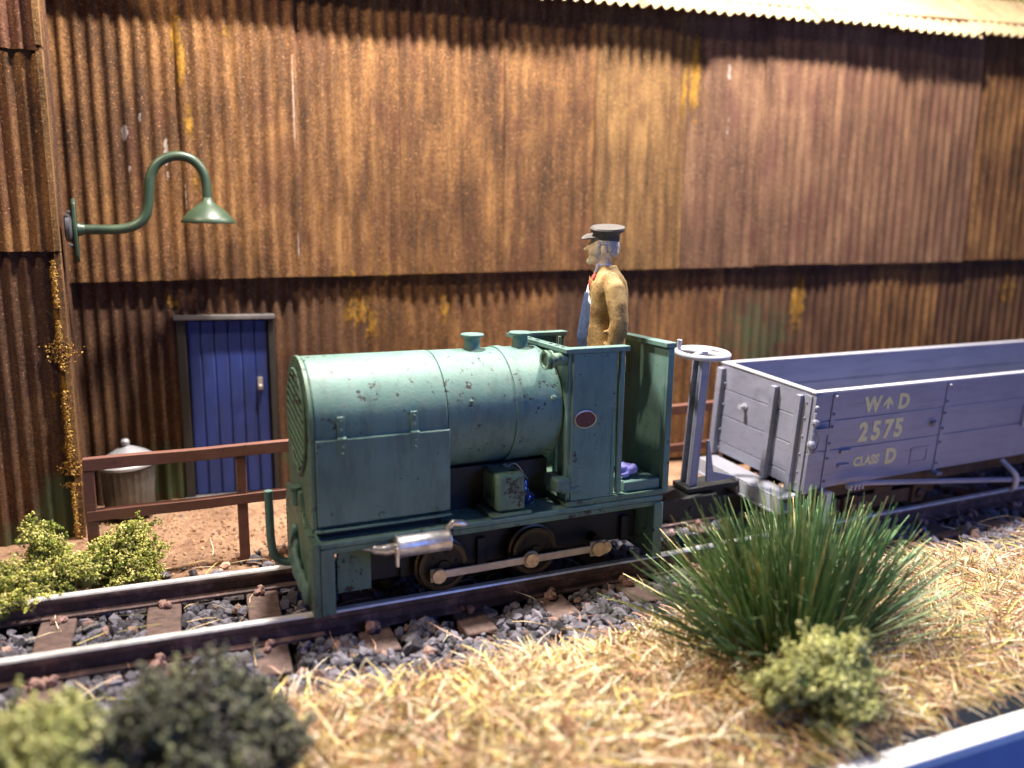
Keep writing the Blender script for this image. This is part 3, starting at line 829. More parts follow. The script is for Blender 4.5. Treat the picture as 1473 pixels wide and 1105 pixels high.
# jackshaft + rods
b = MB(); b.tube([(.74, -.36, .15), (.74, .36, .15)], .035, 12); P(b, 'jackshaft', WHEELM)
for s_ in (-1, 1):
    y = s_ * .437
    b = MB()
    b.box(((-.45 + .72) / 2, y, .127), (1.17, .014, .05))
    b.lathe([(.058, -.009), (.058, .009)], (.195, y, .127), (0, s_, 0), 24)
    b.box((.70, y, .127), (.12, .02, .105)); b.box((-.462, y, .127), (.07, .014, .085))
    r_ = P(b, 'coupling_rod', ROD, bevel=.003)
    for (px, rr) in ((-.447, .048), (.195, .049), (.70, .052)):
        q = MB(); q.lathe([(rr, .002), (rr, .022), (rr * .9, .028), (.0, .0285)], (px, y + s_ * .006, .127), (0, s_, 0), 28, close=False); q.build('crank_pin', PIN, r_, smooth=30)
    q = MB(); q.lathe([(.042, .0), (.042, .012), (.038, .016), (0, .0165)], (.762, y + s_ * .004, .127), (0, s_, 0), 28, close=False); q.build('crank_pin', PIN, r_, smooth=30)
# bonnet (arched hood + straight sides), boiler-like barrel
CZ = 1.09; RR = .388
def arch(r, hw, zb, n=28):
    pts = [(-hw, zb)]
    for i in range(n + 1):
        a = PI - PI * i / n
        pts.append((r * math.cos(a), CZ + r * math.sin(a)))
    pts.append((hw, zb)); return pts
b = MB(); b.prism(arch(RR, RR, .515), (-1.172, 0, 0), (0, 1, 0), (0, 0, 1), (.815, 0, 0))
bon = P(b, 'bonnet', GREEN, bevel=.012, smooth=40)
b = MB(); b.prism(arch(RR + .006, RR + .006, .508), (-1.196, 0, 0), (0, 1, 0), (0, 0, 1), (.022, 0, 0))
for k in range(9):
    for yy in (-RR + .022, RR - .022): b.rivet((-1.196, yy, .56 + k * .055), (-1, 0, 0), .007, .005)
gr_ = P(b, 'radiator_front', GREEN_D, bevel=.008, smooth=40)
b = MB()
GZ = 1.085; GR = .318
ring = []
for i in range(49):
    a = 2 * PI * i / 48; ring.append((-1.205, GR * .93 * math.cos(a), GZ + GR * math.sin(a)))
b.tube(ring, .011, 6, caps=False)
ang = R(-10)
for k in range(-5, 6):
    d = k * .054
    L = math.sqrt(max(0, (GR * .93) ** 2 - d * d))
    if L < .03: continue
    for (p0, p1) in (((-L, d), (L, d)),):
        a0 = (p0[0] * math.cos(ang) + p0[1] * math.sin(ang), -p0[0] * math.sin(ang) + p0[1] * math.cos(ang))
        a1 = (p1[0] * math.cos(ang) + p1[1] * math.sin(ang), -p1[0] * math.sin(ang) + p1[1] * math.cos(ang))
        b.tube([(-1.208, a0[0], GZ + a0[1]), (-1.208, a1[0], GZ + a1[1])], .0095, 8)
b.build('grille', GREEN_D, gr_, smooth=50)
b = MB(); b.lathe([(0, 0), (GR * .93, 0), (GR * .93, .003), (0, .003)], (-1.1975, 0, GZ), (-1, 0, 0), 36, close=False); b.build('grille_recess', simple('recess_dark', (.008, .012, .009), .9), gr_)
# bonnet side doors + lip
for s_ in (-1, 1):
    y0 = s_ * (RR - .0); y1 = s_ * (RR + .02)
    b = MB(); b.bx(-1.17, -.352, y0, y1, .53, 1.045); dd = P(b, 'side_door', GREEN, bevel=.007)
    for hx in (-1.02, -.58):
        b = MB(); yy = s_ * (RR + .024)
        b.box((hx, yy, .99), (.04, .012, .11)); b.box((hx, s_ * (RR + .008), 1.11), (.04, .012, .13)); b.tube([(hx - .026, yy + s_ * .004, 1.047), (hx + .026, yy + s_ * .004, 1.047)], .012, 8)
        for zz in (.96, 1.0): b.rivet((hx, yy + s_ * .006, zz), (0, s_, 0), .011, .008)
        for zz in (1.1, 1.15): b.rivet((hx, s_ * (RR + .012), zz), (0, s_, 0), .011, .008)
        b.build('hinge', GREEN, dd, bevel=.003)
    b = MB(); b.lathe([(.018, 0), (.014, .012), (.0, .016)], (-.79, s_ * (RR + .02), .56), (0, s_, 0), 10); b.build('handle', GREEN, dd)
b = MB(); b.bx(-1.185, -.345, -RR - .036, RR + .036, .495, .51); P(b, 'bonnet_lip', GREEN, bevel=.006)
b = MB(); b.bx(-1.13, -.4, -RR + .02, RR - .02, .449, .494); P(b, 'bonnet_gap_shade', BLACKM)  # black block painting the shade in the gap under the bonnet lip
# barrel
b = MB(); b.lathe([(RR - .003, 0), (RR - .003, .79)], (-.355, 0, CZ), (1, 0, 0), 72)
bar = P(b, 'barrel', GREEN, smooth=40)
b = MB(); b.lathe([(RR - .004, -.026), (RR + .005, -.024), (RR + .0055, .024), (RR - .004, .026)], (.13, 0, CZ), (1, 0, 0), 72, close=False); b.build('boiler_band', GREEN, bar, smooth=30)
for (x, y_) in ((-.05, 0), (.30, 0)):
    b = MB(); b.lathe([(.062, -.02), (.056, .0), (.052, .012), (.051, .07), (.058, .078), (.077, .083), (.079, .094), (.074, .1), (.03, .104), (0, .105)], (x, y_, CZ + RR - .004), (0, 0, 1), 28); b.build('filler_cap', GREEN, bar, smooth=45)
b = MB(); b.rivet((.37, -.375, 1.18), (0, -1, .2), .022, .02); b.rivet((-.2, -.37, 1.2), (0, -1, .2), .012, .012); b.build('stud', GREEN, bar)
# chassis/transmission under barrel
b = MB(); b.bx(-.34, .42, -.2, .2, .449, .73); P(b, 'gearbox_casing', BLACKM)
# tool box
b = MB(); b.bx(-.055, .15, -.445, -.19, .478, .725); tb = P(b, 'toolbox', GREEN_D, bevel=.025, smooth=50)
b = MB(); b.bx(-.1, .19, -.462, -.16, .449, .472); b.build('flange', GREEN_D, tb, bevel=.01)
b = MB(); b.tube([(.09 + .022 * math.cos(a * PI / 6), -.26 + .022 * math.sin(a * PI / 6), .729) for a in range(13)], .005, 6, caps=False)
b.tube(catmull([(.112, -.26, .731), (.16, -.25, .73), (.2, -.25, .69), (.23, -.26, .64), (.245, -.27, .62)]), .0035, 6); b.build('wire_loop', ROD, tb)
b = MB(); b.ball((.235, -.28, .50), (.05, .05, .05)); b.lathe([(.03, 0), (.034, .03), (.02, .06), (.03, .07), (.018, .1)], (.205, -.3, .53), (0, 0, 1), 14)
P(b, 'fuel_filter', simple('filter_blue_gloss', (.05, .07, .2), .15, .5, var=.6, scale=30), smooth=60)
# silencer
b = MB(); b.lathe([(.0, 0), (.05, .0), (.072, .004), (.074, .012), (.066, .02), (.066, .33), (.07, .335), (.068, .345), (.0, .35)], (-.735, -HW - .015, .37), (1, 0, .0), 28, close=False)
sil = P(b, 'silencer', SILVER, smooth=50)
b = MB(); b.tube(catmull([(-.73, -HW - .015, .365), (-.79, -HW - .005, .36), (-.85, -HW + .02, .365), (-.92, -HW + .06, .38)]), [.036] * 6 + [.032] * 5 + [.024] * 4 + [.018], 14); b.build('exhaust_stub', SILVER, sil, smooth=60)
b = MB(); b.box((-.735, -HW - .07, .33), (.02, .03, .12)); b.build('strap', SILVER, sil, bevel=.004)
b = MB(); b.tube([(-.40, -HW, .43), (-.36, -HW - .01, .47), (-.30, -HW - .02, .46), (-.27, -HW - .02, .455)], [.02, .026, .024, .012], 8); b.build('spout', SILVER, sil, bevel=.004)
# coupling at front: upright hook rod and its casting
b = MB()
b.tube(catmull([(-1.22, .0, .19), (-1.3, 0, .185), (-1.365, 0, .235), (-1.385, 0, .34), (-1.388, 0, .5), (-1.389, 0, .66)]), .026, 12); fc = P(b, 'coupling_hook', GREEN, smooth=50)
b = MB()
for (z, y, x, r) in ((.33, .08, -1.225, .05), (.27, .04, -1.235, .08), (.21, .0, -1.25, .1), (.16, -.1, -1.245, .09), (.12, -.2, -1.235, .08), (.09, -.3, -1.225, .06)):
    b.ball((x, y, z), (.036, r, .075))
fo = b.build('hook_casting', GREEN, fc, smooth=80)
md = fo.modifiers.new('r', 'REMESH'); md.mode = 'VOXEL'; md.voxel_size = .012; md.use_smooth_shade = True
md = fo.modifiers.new('s', 'SMOOTH'); md.iterations = 6
b = MB(); b.tube([(-1.225, .0, .55), (-1.225, .0, .655)], .03, 14); b.lathe([(.03, 0), (.044, .004), (.044, .014), (.03, .016)], (-1.222, .0, .655), (0, 0, 1), 18); P(b, 'sand_pipe', GREEN, smooth=40)
# cab
def flange(b, x0, x1, y0, y1, z): b.bx(x0, x1, y0, y1, z - .026, z)
for s_ in (-1, 1):
    y = s_ * .435
    b = MB()
    b.bx(.47, .80, y - .014, y + .014, .49, 1.475)
    sd = P(b, 'cab_side_panel', GREEN, bevel=.005)
    b = MB(); b.bx(.825, .862, y - .012, y + .02 * -s_, .50, 1.475); b.bx(.80, .825, y + s_ * -.02, y + s_ * -.045, .5, 1.475); b.build('door_post', GREEN, sd, bevel=.005)
    b = MB(); b.bx(.44, .88, y - .038, y + .038, 1.478, 1.512); b.build('top_capping', GREEN, sd, bevel=.005)
    if s_ < 0:
        b = MB(); b.lathe([(.0, .0), (.062, .0), (.062, .006), (.0, .006)], (.565, y - .014, 1.04), (0, -1, 0), 36)
        for i in range(len(b.v)): b.v[i] = (.565 + (b.v[i][0] - .565) * 1.22, b.v[i][1], 1.04 + (b.v[i][2] - 1.04) * .86)
        mp = b.build('maker_plate', PLATE, sd)
        b = MB(); b.tube([(.565 + .078 * math.cos(i * PI / 24), y - .0205, 1.04 + .056 * math.sin(i * PI / 24)) for i in range(49)], .005, 6, caps=False); b.build('plate_rim', simple('rim_silver', (.55, .5, .48), .35, .8), mp)
        b = MB(); b.tube([(.775, y - .016, .5), (.775, y - .016, 1.1)], .004, 5); b.build('beading', GREEN, sd)
# front sheet around barrel
b = MB(); b.bx(.445, .468, -.43, -.30, .49, 1.475); b.bx(.445, .468, .30, .43, .49, 1.475); b.bx(.446, .466, -.30, .30, 1.30, 1.475)
P(b, 'cab_front_sheet', GREEN, bevel=.004)
b = MB(); b.bx(.405, .475, -.47, .47, 1.482, 1.508)
for yy in (-.36, -.27, -.18, -.09, .02, .14, .26, .36): b.lathe([(.016, 0), (.016, .002), (.0, .0021)], (.44, yy, 1.508), (0, 0, 1), 12)
tc_ = P(b, 'cab_front_capping', GREEN, bevel=.005)
b = MB()
for yy in (-.36, -.27, -.18, .02, .14, .26): b.lathe([(.015, 0), (.015, .0035), (.0, .004)], (.44, yy, 1.508), (0, 0, 1), 12)
b.build('bolt_hole', BLACKM, tc_)
b = MB(); b.tube([(.31, -.385, 1.435), (.44, -.385, 1.435)], .042, 18); b.lathe([(.062, .0), (.064, .012), (.05, .02), (.048, .03), (.062, .036), (.062, .048), (.044, .05)], (.29, -.385, 1.435), (1, 0, 0), 24, close=False)
b.lathe([(.062, .0), (.045, .002), (.04, .03), (0, .03)], (.29, -.385, 1.435), (1, 0, 0), 24, close=False)
P(b, 'air_horn', GREEN_D, smooth=45)
b = MB(); b.bx(.40, .56, -.52 + .06, -.40, .545, .59); b.bx(.36, .47, -.46, -.26, .56, .655); P(b, 'sand_box', GREEN, bevel=.02)
b = MB(); b.bx(.44, 1.2, -.455, .455, .45, .49); P(b, 'cab_floor', GREEN_D, bevel=.006)
b = MB(); b.bx(.9, 1.19, -.43, -.08, .492, .565); P(b, 'seat_box', GREEN, bevel=.008)
b = MB(); b.bx(.98, 1.12, .06, .2, .5, .9); b.tube([(.65, .12, .5), (.66, .12, 1.3)], .02, 8); b.ball((.66, .12, 1.32), .035); P(b, 'brake_standard', GREEN_D, bevel=.01)
# rear sheet
b = MB(); b.bx(1.2, 1.222, -.42, .42, .452, 1.475)
rs_ = P(b, 'cab_rear_sheet', GREEN, bevel=.004)
b = MB(); b.bx(1.18, 1.262, -.455, .455, 1.478, 1.515); b.build('top_capping', GREEN, rs_, bevel=.006)
for s_ in (-1, 1):
    b = MB(); b.bx(1.2, 1.25, s_ * .45, s_ * .422, .455, 1.475); b.build('corner_angle', GREEN, rs_, bevel=.004)
# rear coupling pocket
b = MB(); b.bx(1.207, 1.34, -.12, .12, .30, .33); b.bx(1.207, 1.34, -.12, -.09, .22, .30); b.bx(1.207, 1.34, .09, .12, .22, .30); b.bx(1.207, 1.4, -.12, .12, .19, .22); b.tube([(1.34, 0, .2), (1.34, 0, .44)], .03, 8)
P(b, 'rear_coupling', BROWNFR, bevel=.008)

# added violet lump: an LED reflection on the seat box, put into colour
random.seed(9)
b = MB()
for k in range(9): b.ball((.97 + random.uniform(-.05, .05), LY - .33 + random.uniform(-.04, .04), .592 + random.uniform(0, .075)), (random.uniform(.025, .045), random.uniform(.02, .04), random.uniform(.02, .035)))
o = b.build('violet_glint', simple('glint_violet', (.24, .22, .55), .8, var=.4, scale=20)); tag(o, 'small violet lump standing in for LED light reflected on the seat box in the locomotive cab', 'reflection')
md = o.modifiers.new('r', 'REMESH'); md.mode = 'VOXEL'; md.voxel_size = .009; md.use_smooth_shade = True

# ------------------------------------------------------------------ wagon
wag = empty('open_wagon', (2.39, -.255, .352), rot=(R(4.4), 0, R(1.3)))
tag(wag, 'grey four plank open goods wagon with painted lettering and a brake wheel at its end', 'goods wagon')
WL, WW, WH = 5.4, 1.03, .755
def Wp(b, name, m, parent=None, **k): return b.build(name, m, parent or wag, **k)
seams = [0, .30, .535, WH]
for side in (0, 1):
    y0, y1 = (0, .045) if side == 0 else (WW - .045, WW)
    b = MB()
    for i in range(3): b.bx(.0, WL, y0, y1, seams[i] + (.006 if i else 0), seams[i + 1])
    b.bx(.01, WL - .01, y0 + .008, y1 - .008, 0.01, WH - .01)
    pn = Wp(b, 'side_planks', GREYW, bevel=.004)
    b = MB(); b.bx(-.01, WL + .01, y0 - .006, y1 + .006, WH + .002, WH + .014); b.build('top_strip', GREYL, pn, bevel=.003)
    # strapping
    sg = -1 if side == 0 else 1; yo = y0 if side == 0 else y1
    for x in (.2, 1.46, 2.7, 3.94, 5.2):
        b = MB(); b.bx(x - .02, x + .02, yo, yo + sg * .01, -.015, WH - .01)
        for z in (WH - .03, .59, .49, .36, .24, .06): b.rivet((x, yo + sg * .01, z), (0, sg, 0), .014, .016)
        b.lathe([(.028, 0), (.03, .012), (.02, .02)], (x, yo + sg * .02, -.035), (0, 0, 1), 12)
        b.box((x, yo + sg * .03, -.02), (.07, .06, .02))
        b.build('strapping', GREYW, pn)
    if side == 0:
        b = MB()
        for (x, z) in ((1.33, .42),): b.lathe([(.012, 0), (.012, .02), (.028, .022), (.02, .045)], (x, 0, z), (0, -1, 0), 12)
        b.build('door_catch', GREYW, pn, bevel=.003)
        b = MB()
        for (x, z) in ((.32, .28),): b.box((x + .06, -.012, z), (.11, .02, .03))
        b.build('door_catch', GREYW, pn, bevel=.003)
        b = MB()
        for (x, z) in ((.4, .165),): b.box((x, -.01, z), (.1, .012, .02)); b.rivet((x - .06, 0, z), (0, -1, 0), .022, .02)
        b.build('door_catch', GREYW, pn, bevel=.003)
        b = MB()
        for (xa, xb, za, zb) in ((1.14, 1.35, .08, .1), (1.14, 1.35, .2, .22), (1.14, 1.16, .1, .2), (1.33, 1.35, .1, .2)): b.bx(xa, xb, -.006, .0, za, zb)
        b.build('label_clip', GREYW, pn)
        b = MB(); b.bx(2.5, 2.53, -.03, 0, .28, .46); b.bx(2.5, 2.66, -.03, 0, .44, .46); b.bx(2.5, 2.66, -.02, 0, .28, .3); b.build('door_latch', GREYL, pn, bevel=.003)
    # corner hinge ironwork
        b = MB(); b.bx(.0, .055, -.012, .0, -.02, WH - .01)
        b.box((.08, -.025, .47), (.16, .03, .05)); b.tube([(-.005, -.03, .62), (-.005, -.03, .3)], .012, 8); b.ball((0, -.035, .55), .03, 8, 6); b.ball((-.01, -.035, .38), .035, 8, 6); b.ball((.03, -.03, .33), .025, 8, 6)
        for z in (.66, .56, .46): b.ball((-.0, -.03, z), .018, 8, 6)
        b.tube([(.01, -.04, .5), (.05, -.05, .42), (.03, -.045, .34), (0, -.04, .42)], .008, 6)
        b.build('corner_latch', GREYW, pn, bevel=.003)
for end in (0, 1):
    x0, x1 = (-.0, .04) if end == 0 else (WL - .04, WL)
    sx = -1 if end == 0 else 1; xo = x0 if end == 0 else x1
    b = MB(); se = [-.0, .09, .32, .545, WH]
    for i in range(4): b.bx(x0, x1, .047, WW - .047, se[i] + (.006 if i else 0), se[i + 1])
    pn = Wp(b, 'end_planks', GREYW, bevel=.004)
    b = MB(); b.bx(x0 - .008, x1 + .008, .0, WW, WH + .003, WH + .016); b.build('top_strip', GREYL, pn, bevel=.003)
    for (y, w) in ((WW - .03, .06), (.38, .05), (.115, .045)):
        b = MB(); b.bx(xo, xo + sx * .05, y - w / 2, y + w / 2, -.02, WH - .03)
        for z in (.04, .2, .42, .6): b.rivet((xo + sx * .004, y + (w / 2 + .012) * (-1 if y > .9 else 1), z), (sx, 0, 0), .012, .014)
        b.build('end_stanchion', GREYW, pn, bevel=.004)
    b = MB(); b.bx(xo, xo + sx * .012, .02, .1, -.02, WH - .02)
    for z in (.05, .14, .28, .42, .56, .68): b.rivet((xo + sx * .012, .06, z), (sx, 0, 0), .009, .01)
    b.build('corner_plate', GREYW, pn, bevel=.004)
    b = MB(); b.lathe([(.03, 0), (.03, .012), (.016, .014), (.016, .04), (.022, .042), (.022, .06)], (xo, .70, .47), (sx, 0, 0), 6); b.build('square_bolt', GREYL, pn)
b = MB(); b.bx(.03, WL - .03, .035, WW - .035, .0, .02); Wp(b, 'floor', GREYW)
# painted lettering, relief 2 mm
def text(body, x, z, size, sx=1.0, shear=0.0, off=0.006):
    cu = bpy.data.curves.new('t', 'FONT'); cu.body = body; cu.size = size; cu.extrude = .0012; cu.offset = off; cu.shear = shear
    cu.resolution_u = 3
    to = bpy.data.objects.new('t', cu); C.objects.link(to)
    bpy.context.view_layer.update()
    me = bpy.data.meshes.new_from_object(to.evaluated_get(bpy.context.evaluated_depsgraph_get()))
    bpy.data.objects.remove(to)
    b = MB(); b.v = [(x + v.co[0] * sx, -.0016 - v.co[2], z + v.co[1]) for v in me.vertices]; b.f = [tuple(p.vertices) for p in me.polygons]
    return b
def join(bs):
    r = MB()
    for q in bs: r.add(q.v, q.f)
    return r
let = join([text('W', .53, .575, .165, .98, 0, .008), text('D', .895, .575, .165, 1.0, 0, .008)])
ar = [(.77, .58), (.795, .58), (.795, .63), (.83, .605), (.84, .62), (.783, .685), (.725, .62), (.735, .605), (.77, .63)]
let.prism(ar, (0, -.003, 0), (1, 0, 0), (0, 0, 1), (0, .0022, 0))
Wp(let, 'lettering', LETTER, smooth=0)
let = join([text('2', .505, .345, .205, .98, 0, .009), text('5', .645, .345, .205, .98, 0, .009), text('7', .775, .345, .205, .98, 0, .009), text('5', .895, .345, .205, .98, 0, .009)])
Wp(let, 'lettering', LETTER, smooth=0)
Wp(text('CLASS', .50, .14, .105, .95, 0, .005), 'lettering', LETTER, smooth=0)
let = text('D', .845, .125, .17, 1.0, 0, .009)
Wp(let, 'lettering', LETTER, smooth=0)
# underframe
b = MB(); b.bx(.0, WL, .08, .13, -.13, -.005); b.bx(.0, WL, WW - .13, WW - .08, -.13, -.005); Wp(b, 'solebar', BROWNFR, bevel=.004)
for x0, x1, sx in ((-.2, -.005, -1), (WL + .005, WL + .2, 1)):
    xo = x0 if sx < 0 else x1
    b = MB(); b.bx(x0, x1, .02, WW - .06, -.055, -.035); b.bx(xo + (.0 if sx < 0 else -.02), xo + (.02 if sx < 0 else 0), .02, WW - .06, -.15, -.055)
    b.bx(x0 - .015, x1 + .015, .02, WW - .06, -.17, -.15); b.bx(xo - .012, xo + .012, .46, .53, -.185, -.033); b.bx(xo - .01, xo + .03, .3, .36, -.16, -.04)
    Wp(b, 'headstock', GREYL, bevel=.004)
# brake column and handwheel
cx, cy = -.62, .55
b = MB(); b.bx(-.7, -.2, cy - .1, cy + .1, -.1, -.06); Wp(b, 'end_platform', BLACKM, bevel=.006)
b = MB(); b.bx(cx + .02, cx + .035, cy - .06, cy + .06, -.06, .93); b.bx(cx - .04, cx + .02, cy - .06, cy - .045, -.06, .93); b.bx(cx - .04, cx + .02, cy + .045, cy + .06, -.06, .93)
b.tube([(cx, cy, -.1), (cx, cy, 1.0)], .02, 10)
bc = Wp(b, 'brake_column', GREYW, bevel=.005)
b = MB()
b.tube([(cx + .19 * math.cos(i * PI / 16), cy + .19 * math.sin(i * PI / 16), .975) for i in range(33)], .022, 8, caps=False)
for k in range(4):
    a = k * PI / 2 + .5; b.tube([(cx, cy, .985), (cx + .18 * math.cos(a), cy + .18 * math.sin(a), .975)], .022, 8)
b.lathe([(.05, .95), (.05, 1.0), (.03, 1.01)], (cx, cy, 0), (0, 0, 1), 14)
b.tube([(cx - .16, cy + .08, .98), (cx - .16, cy + .08, 1.07)], [.012, .02], 8)
b.build('handwheel', GREYL, bc, smooth=50)
b = MB(); b.prism([(0, .32), (.02, .32), (.09, .06), (.3, .0), (.3, -.02), (.03, -.02)], (cx + .05, cy - .09, 0), (1, 0, 0), (0, 0, 1), (0, -.02, 0)); b.build('bracket', GREYW, bc, bevel=.004)
# coupler
b = MB(); b.bx(-.9, -.45, cy - .15, cy + .12, -.3, -.11); b.bx(-.98, -.8, cy - .16, cy - .12, -.26, -.1); b.bx(-1.0, -.96, cy - .16, cy + .1, -.24, -.12); b.bx(-.45, .0, cy - .1, cy + .1, -.3, -.16)
b.tube([(-.7, cy - .16, -.2), (-.7, cy + .1, -.2)], .022, 8); b.lathe([(.03, 0), (.03, .02), (.02, .025)], (-.6, cy - .13, -.2), (0, -1, 0), 12)
b.tube([(-1.0, cy - .05, -.12), (-1.0, cy - .05, .02)], [.035, .03], 8)
Wp(b, 'coupler', BLACKM, bevel=.008)
# brake lever rod along side
b = MB(); b.tube([(.36, -.09, .03 - .0), (.52, -.1, .035), (.56, -.1, .035), (2.45, -.11, -.175), (3.3, -.11, -.275)], .022, 8)
for k in range(4): b.box((.38 + k * .04, -.112, .022), (.02, .02, .045))
Wp(b, 'brake_lever', GREYW)
b = MB(); b.tube(catmull([(2.35, .0, -.02), (2.36, -.06, -.06), (2.37, -.14, -.12), (2.38, -.14, -.22), (2.38, -.11, -.26)]), .022, 8); Wp(b, 'lever_guide', GREYL)
# bogies
for bx0 in (1.0, 4.4):
    b = MB()
    for y in (.08, WW - .1):
        b.bx(bx0 - .62, bx0 + .62, y, y + .03, -.24, -.17)
        b.prism([(-.62, -.18), (-.5, -.29), (.5, -.29), (.62, -.18), (.5, -.23), (-.5, -.23)], (bx0, y, 0), (1, 0, 0), (0, 0, 1), (0, .03, 0))
        for wx in (-.4, .4):
            b.bx(bx0 + wx - .07, bx0 + wx + .07, y - .03, y + .05, -.3, -.14); b.lathe([(.04, 0), (.045, .02), (.02, .04)], (bx0 + wx, y - .03, -.215), (0, -1, 0), 12)
    b.bx(bx0 - .1, bx0 + .1, .08, WW - .08, -.2, -.1)
    bg = Wp(b, 'bogie_frame', BROWNFR, bevel=.005)
    for wx in (-.4, .4):
        b = MB()
        for (y, s_) in ((.155, -1), (.155 + .76 - .02, 1)):
            b.lathe([(0, -.02), (.16, -.02), (.16, -.01), (.142, 0), (.14, .03), (.05, .03), (.0, .035)], (bx0 + wx, y, -.215), (0, s_, 0), 32, close=False)
        b.tube([(bx0 + wx, .1, -.215), (bx0 + wx, WW - .1, -.215)], .025, 10)
        b.build('wheelset', WHEELM, bg)
b = MB(); b.bx(.26, .32, -.01, .03, -.35, -.04); b.ball((.29, -.0, -.3), (.05, .04, .05), 10, 8); Wp(b, 'brake_hanger', GREYL, bevel=.008)

# ------------------------------------------------------------------ person
person = empty('person', (.985, .34, .492), R(153)); person.scale = (.95, .93, 1)
tag(person, 'bearded man in an ochre jacket, red tie and dark peaked cap standing in the cab', 'person')
def voxel(o, v, it=4):
    md = o.modifiers.new('remesh', 'REMESH'); md.mode = 'VOXEL'; md.voxel_size = v; md.use_smooth_shade = True
    if it:
        md = o.modifiers.new('smooth', 'SMOOTH'); md.iterations = it; md.factor = .5
    return o
def bones(b, chain, r, seg=12):
    b.tube(chain, r, seg)
    for p, q in zip(chain, r if isinstance(r, (list, tuple)) else [r] * len(chain)): b.ball(p, q, seg, 8)
def loft(b, rings, seg=28, a0=0.0):
    """rings: (z, cx, rx, ry); a0 opening half angle at the front (0 = closed)"""
    V = []; n = len(rings)
    for (z, cx, rx, ry) in rings:
        for k in range(seg):
            th = 2 * PI * k / seg
            V.append((cx + rx * math.cos(th), ry * math.sin(th), z))
    F = [(i * seg + k, i * seg + (k + 1) % seg, (i + 1) * seg + (k + 1) % seg, (i + 1) * seg + k) for i in range(n - 1) for k in range(seg)]
    F += [tuple(range(seg))[::-1], tuple((n - 1) * seg + k for k in range(seg))]
    b.add(V, F)
SKIN = simple('painted_skin', (.68, .52, .33), .6, var=.25, scale=30)
HAIR = simple('grey_hair', (.36, .35, .35), .8, var=.5, scale=60, bs=.6)
BEARD = simple('pale_beard', (.6, .54, .36), .8, var=.25, scale=60, bs=.5)
CAPM = simple('cap_dark', (.04, .036, .038), .7, var=.5, scale=30)
CAPT = simple('cap_top_dusty', (.06, .052, .05), .7, var=.4, scale=40)
m_, nt_, b_ = mat('jacket_ochre', .75, 0, .25)
v_ = coords(nt_); f_ = mth(nt_, 'ADD', mth(nt_, 'MULTIPLY', nz(nt_, v_, 9, 4), .6), mth(nt_, 'MULTIPLY', nz(nt_, v_, 70, 3), .4))
nt_.links.new(ramp(nt_, f_, [(.34, (.1, .055, .025)), (.46, (.24, .145, .06)), (.62, (.39, .27, .12))]), b_.inputs['Base Color'])
bump(nt_, b_, nz(nt_, v_, 14, 3), .35, .012)
JACK = m_
OVER = simple('overall_blue', (.025, .045, .11), .75, var=.5, scale=30)
SHIRT = simple('shirt_white', (.68, .68, .76), .7, var=.08)
TIE = simple('tie_red', (.5, .03, .02), .6, var=.15)
BOOT = simple('boot_black', (.02, .018, .016), .5)
b = MB()
b.ball((.045, 0, 1.64), (.092, .074, .105), 20, 14); b.ball((.075, 0, 1.575), (.062, .052, .055), 16, 10)
b.ball((.1, 0, 1.665), (.035, .05, .02), 12, 8)
b.ball((.135, 0, 1.65), (.017, .012, .024), 10, 8); b.ball((.155, 0, 1.634), (.021, .014, .013), 10, 8)
b.ball((.11, -.03, 1.615), (.03, .03, .03), 10, 8); b.ball((.11, .03, 1.615), (.03, .03, .03), 10, 8)
b.ball((.125, 0, 1.585), (.012, .024, .008), 10, 8)
for s_ in (-1, 1):
    b.ball((.026, s_ * .08, 1.632), (.02, .013, .032), 10, 8)
bones(b, [(-.01, 0, 1.42), (.015, 0, 1.5), (.03, 0, 1.58)], [.07, .056, .052])
loft(b, [(.84, 0, .1, .15), (.95, 0, .115, .155), (1.1, .01, .115, .15), (1.25, .01, .125, .17), (1.38, 0, .11, .18), (1.44, -.01, .08, .12)])
for s_ in (-1, 1):
    bones(b, [(-.02, s_ * .17, 1.4), (-.082, s_ * .285, 1.13), (.0, s_ * .264, .9)], [.055, .042, .028])
    hx, hy, hz = .01, s_ * .262, .85
    b.ball((hx, hy, hz), (.042, .02, .048), 12, 8)
    for k, (dx, L) in enumerate(((.03, .062), (.01, .072), (-.01, .066), (-.03, .05))):
        p0 = (hx + dx, hy, hz - .03)
        bones(b, [p0, (hx + dx * 1.05 + .006, hy, hz - .03 - L * .5), (hx + dx + .02, hy - s_ * .012, hz - .03 - L)], [.0095, .009, .008], 8)
    bones(b, [(hx + .03, hy - s_ * .01, hz + .02), (hx + .06, hy - s_ * .02, hz - .015), (hx + .062, hy - s_ * .025, hz - .045)], [.012, .011, .009], 8)
    bones(b, [(0, s_ * .09, .88), (.02, s_ * .1, .48), (-.01, s_ * .1, .09)], [.088, .06, .045])
    bones(b, [(-.02, s_ * .1, .045), (.13, s_ * .11, .035)], [.04, .03])
body = voxel(b.build('body', SKIN, person), .0068, 3)
b = MB()
for s_ in (-1, 1):
    b.ball((.108, s_ * .027, 1.646), (.013, .012, .009), 10, 8)
b.build('eye', simple('eye_dark', (.03, .02, .015), .4), person, smooth=80)
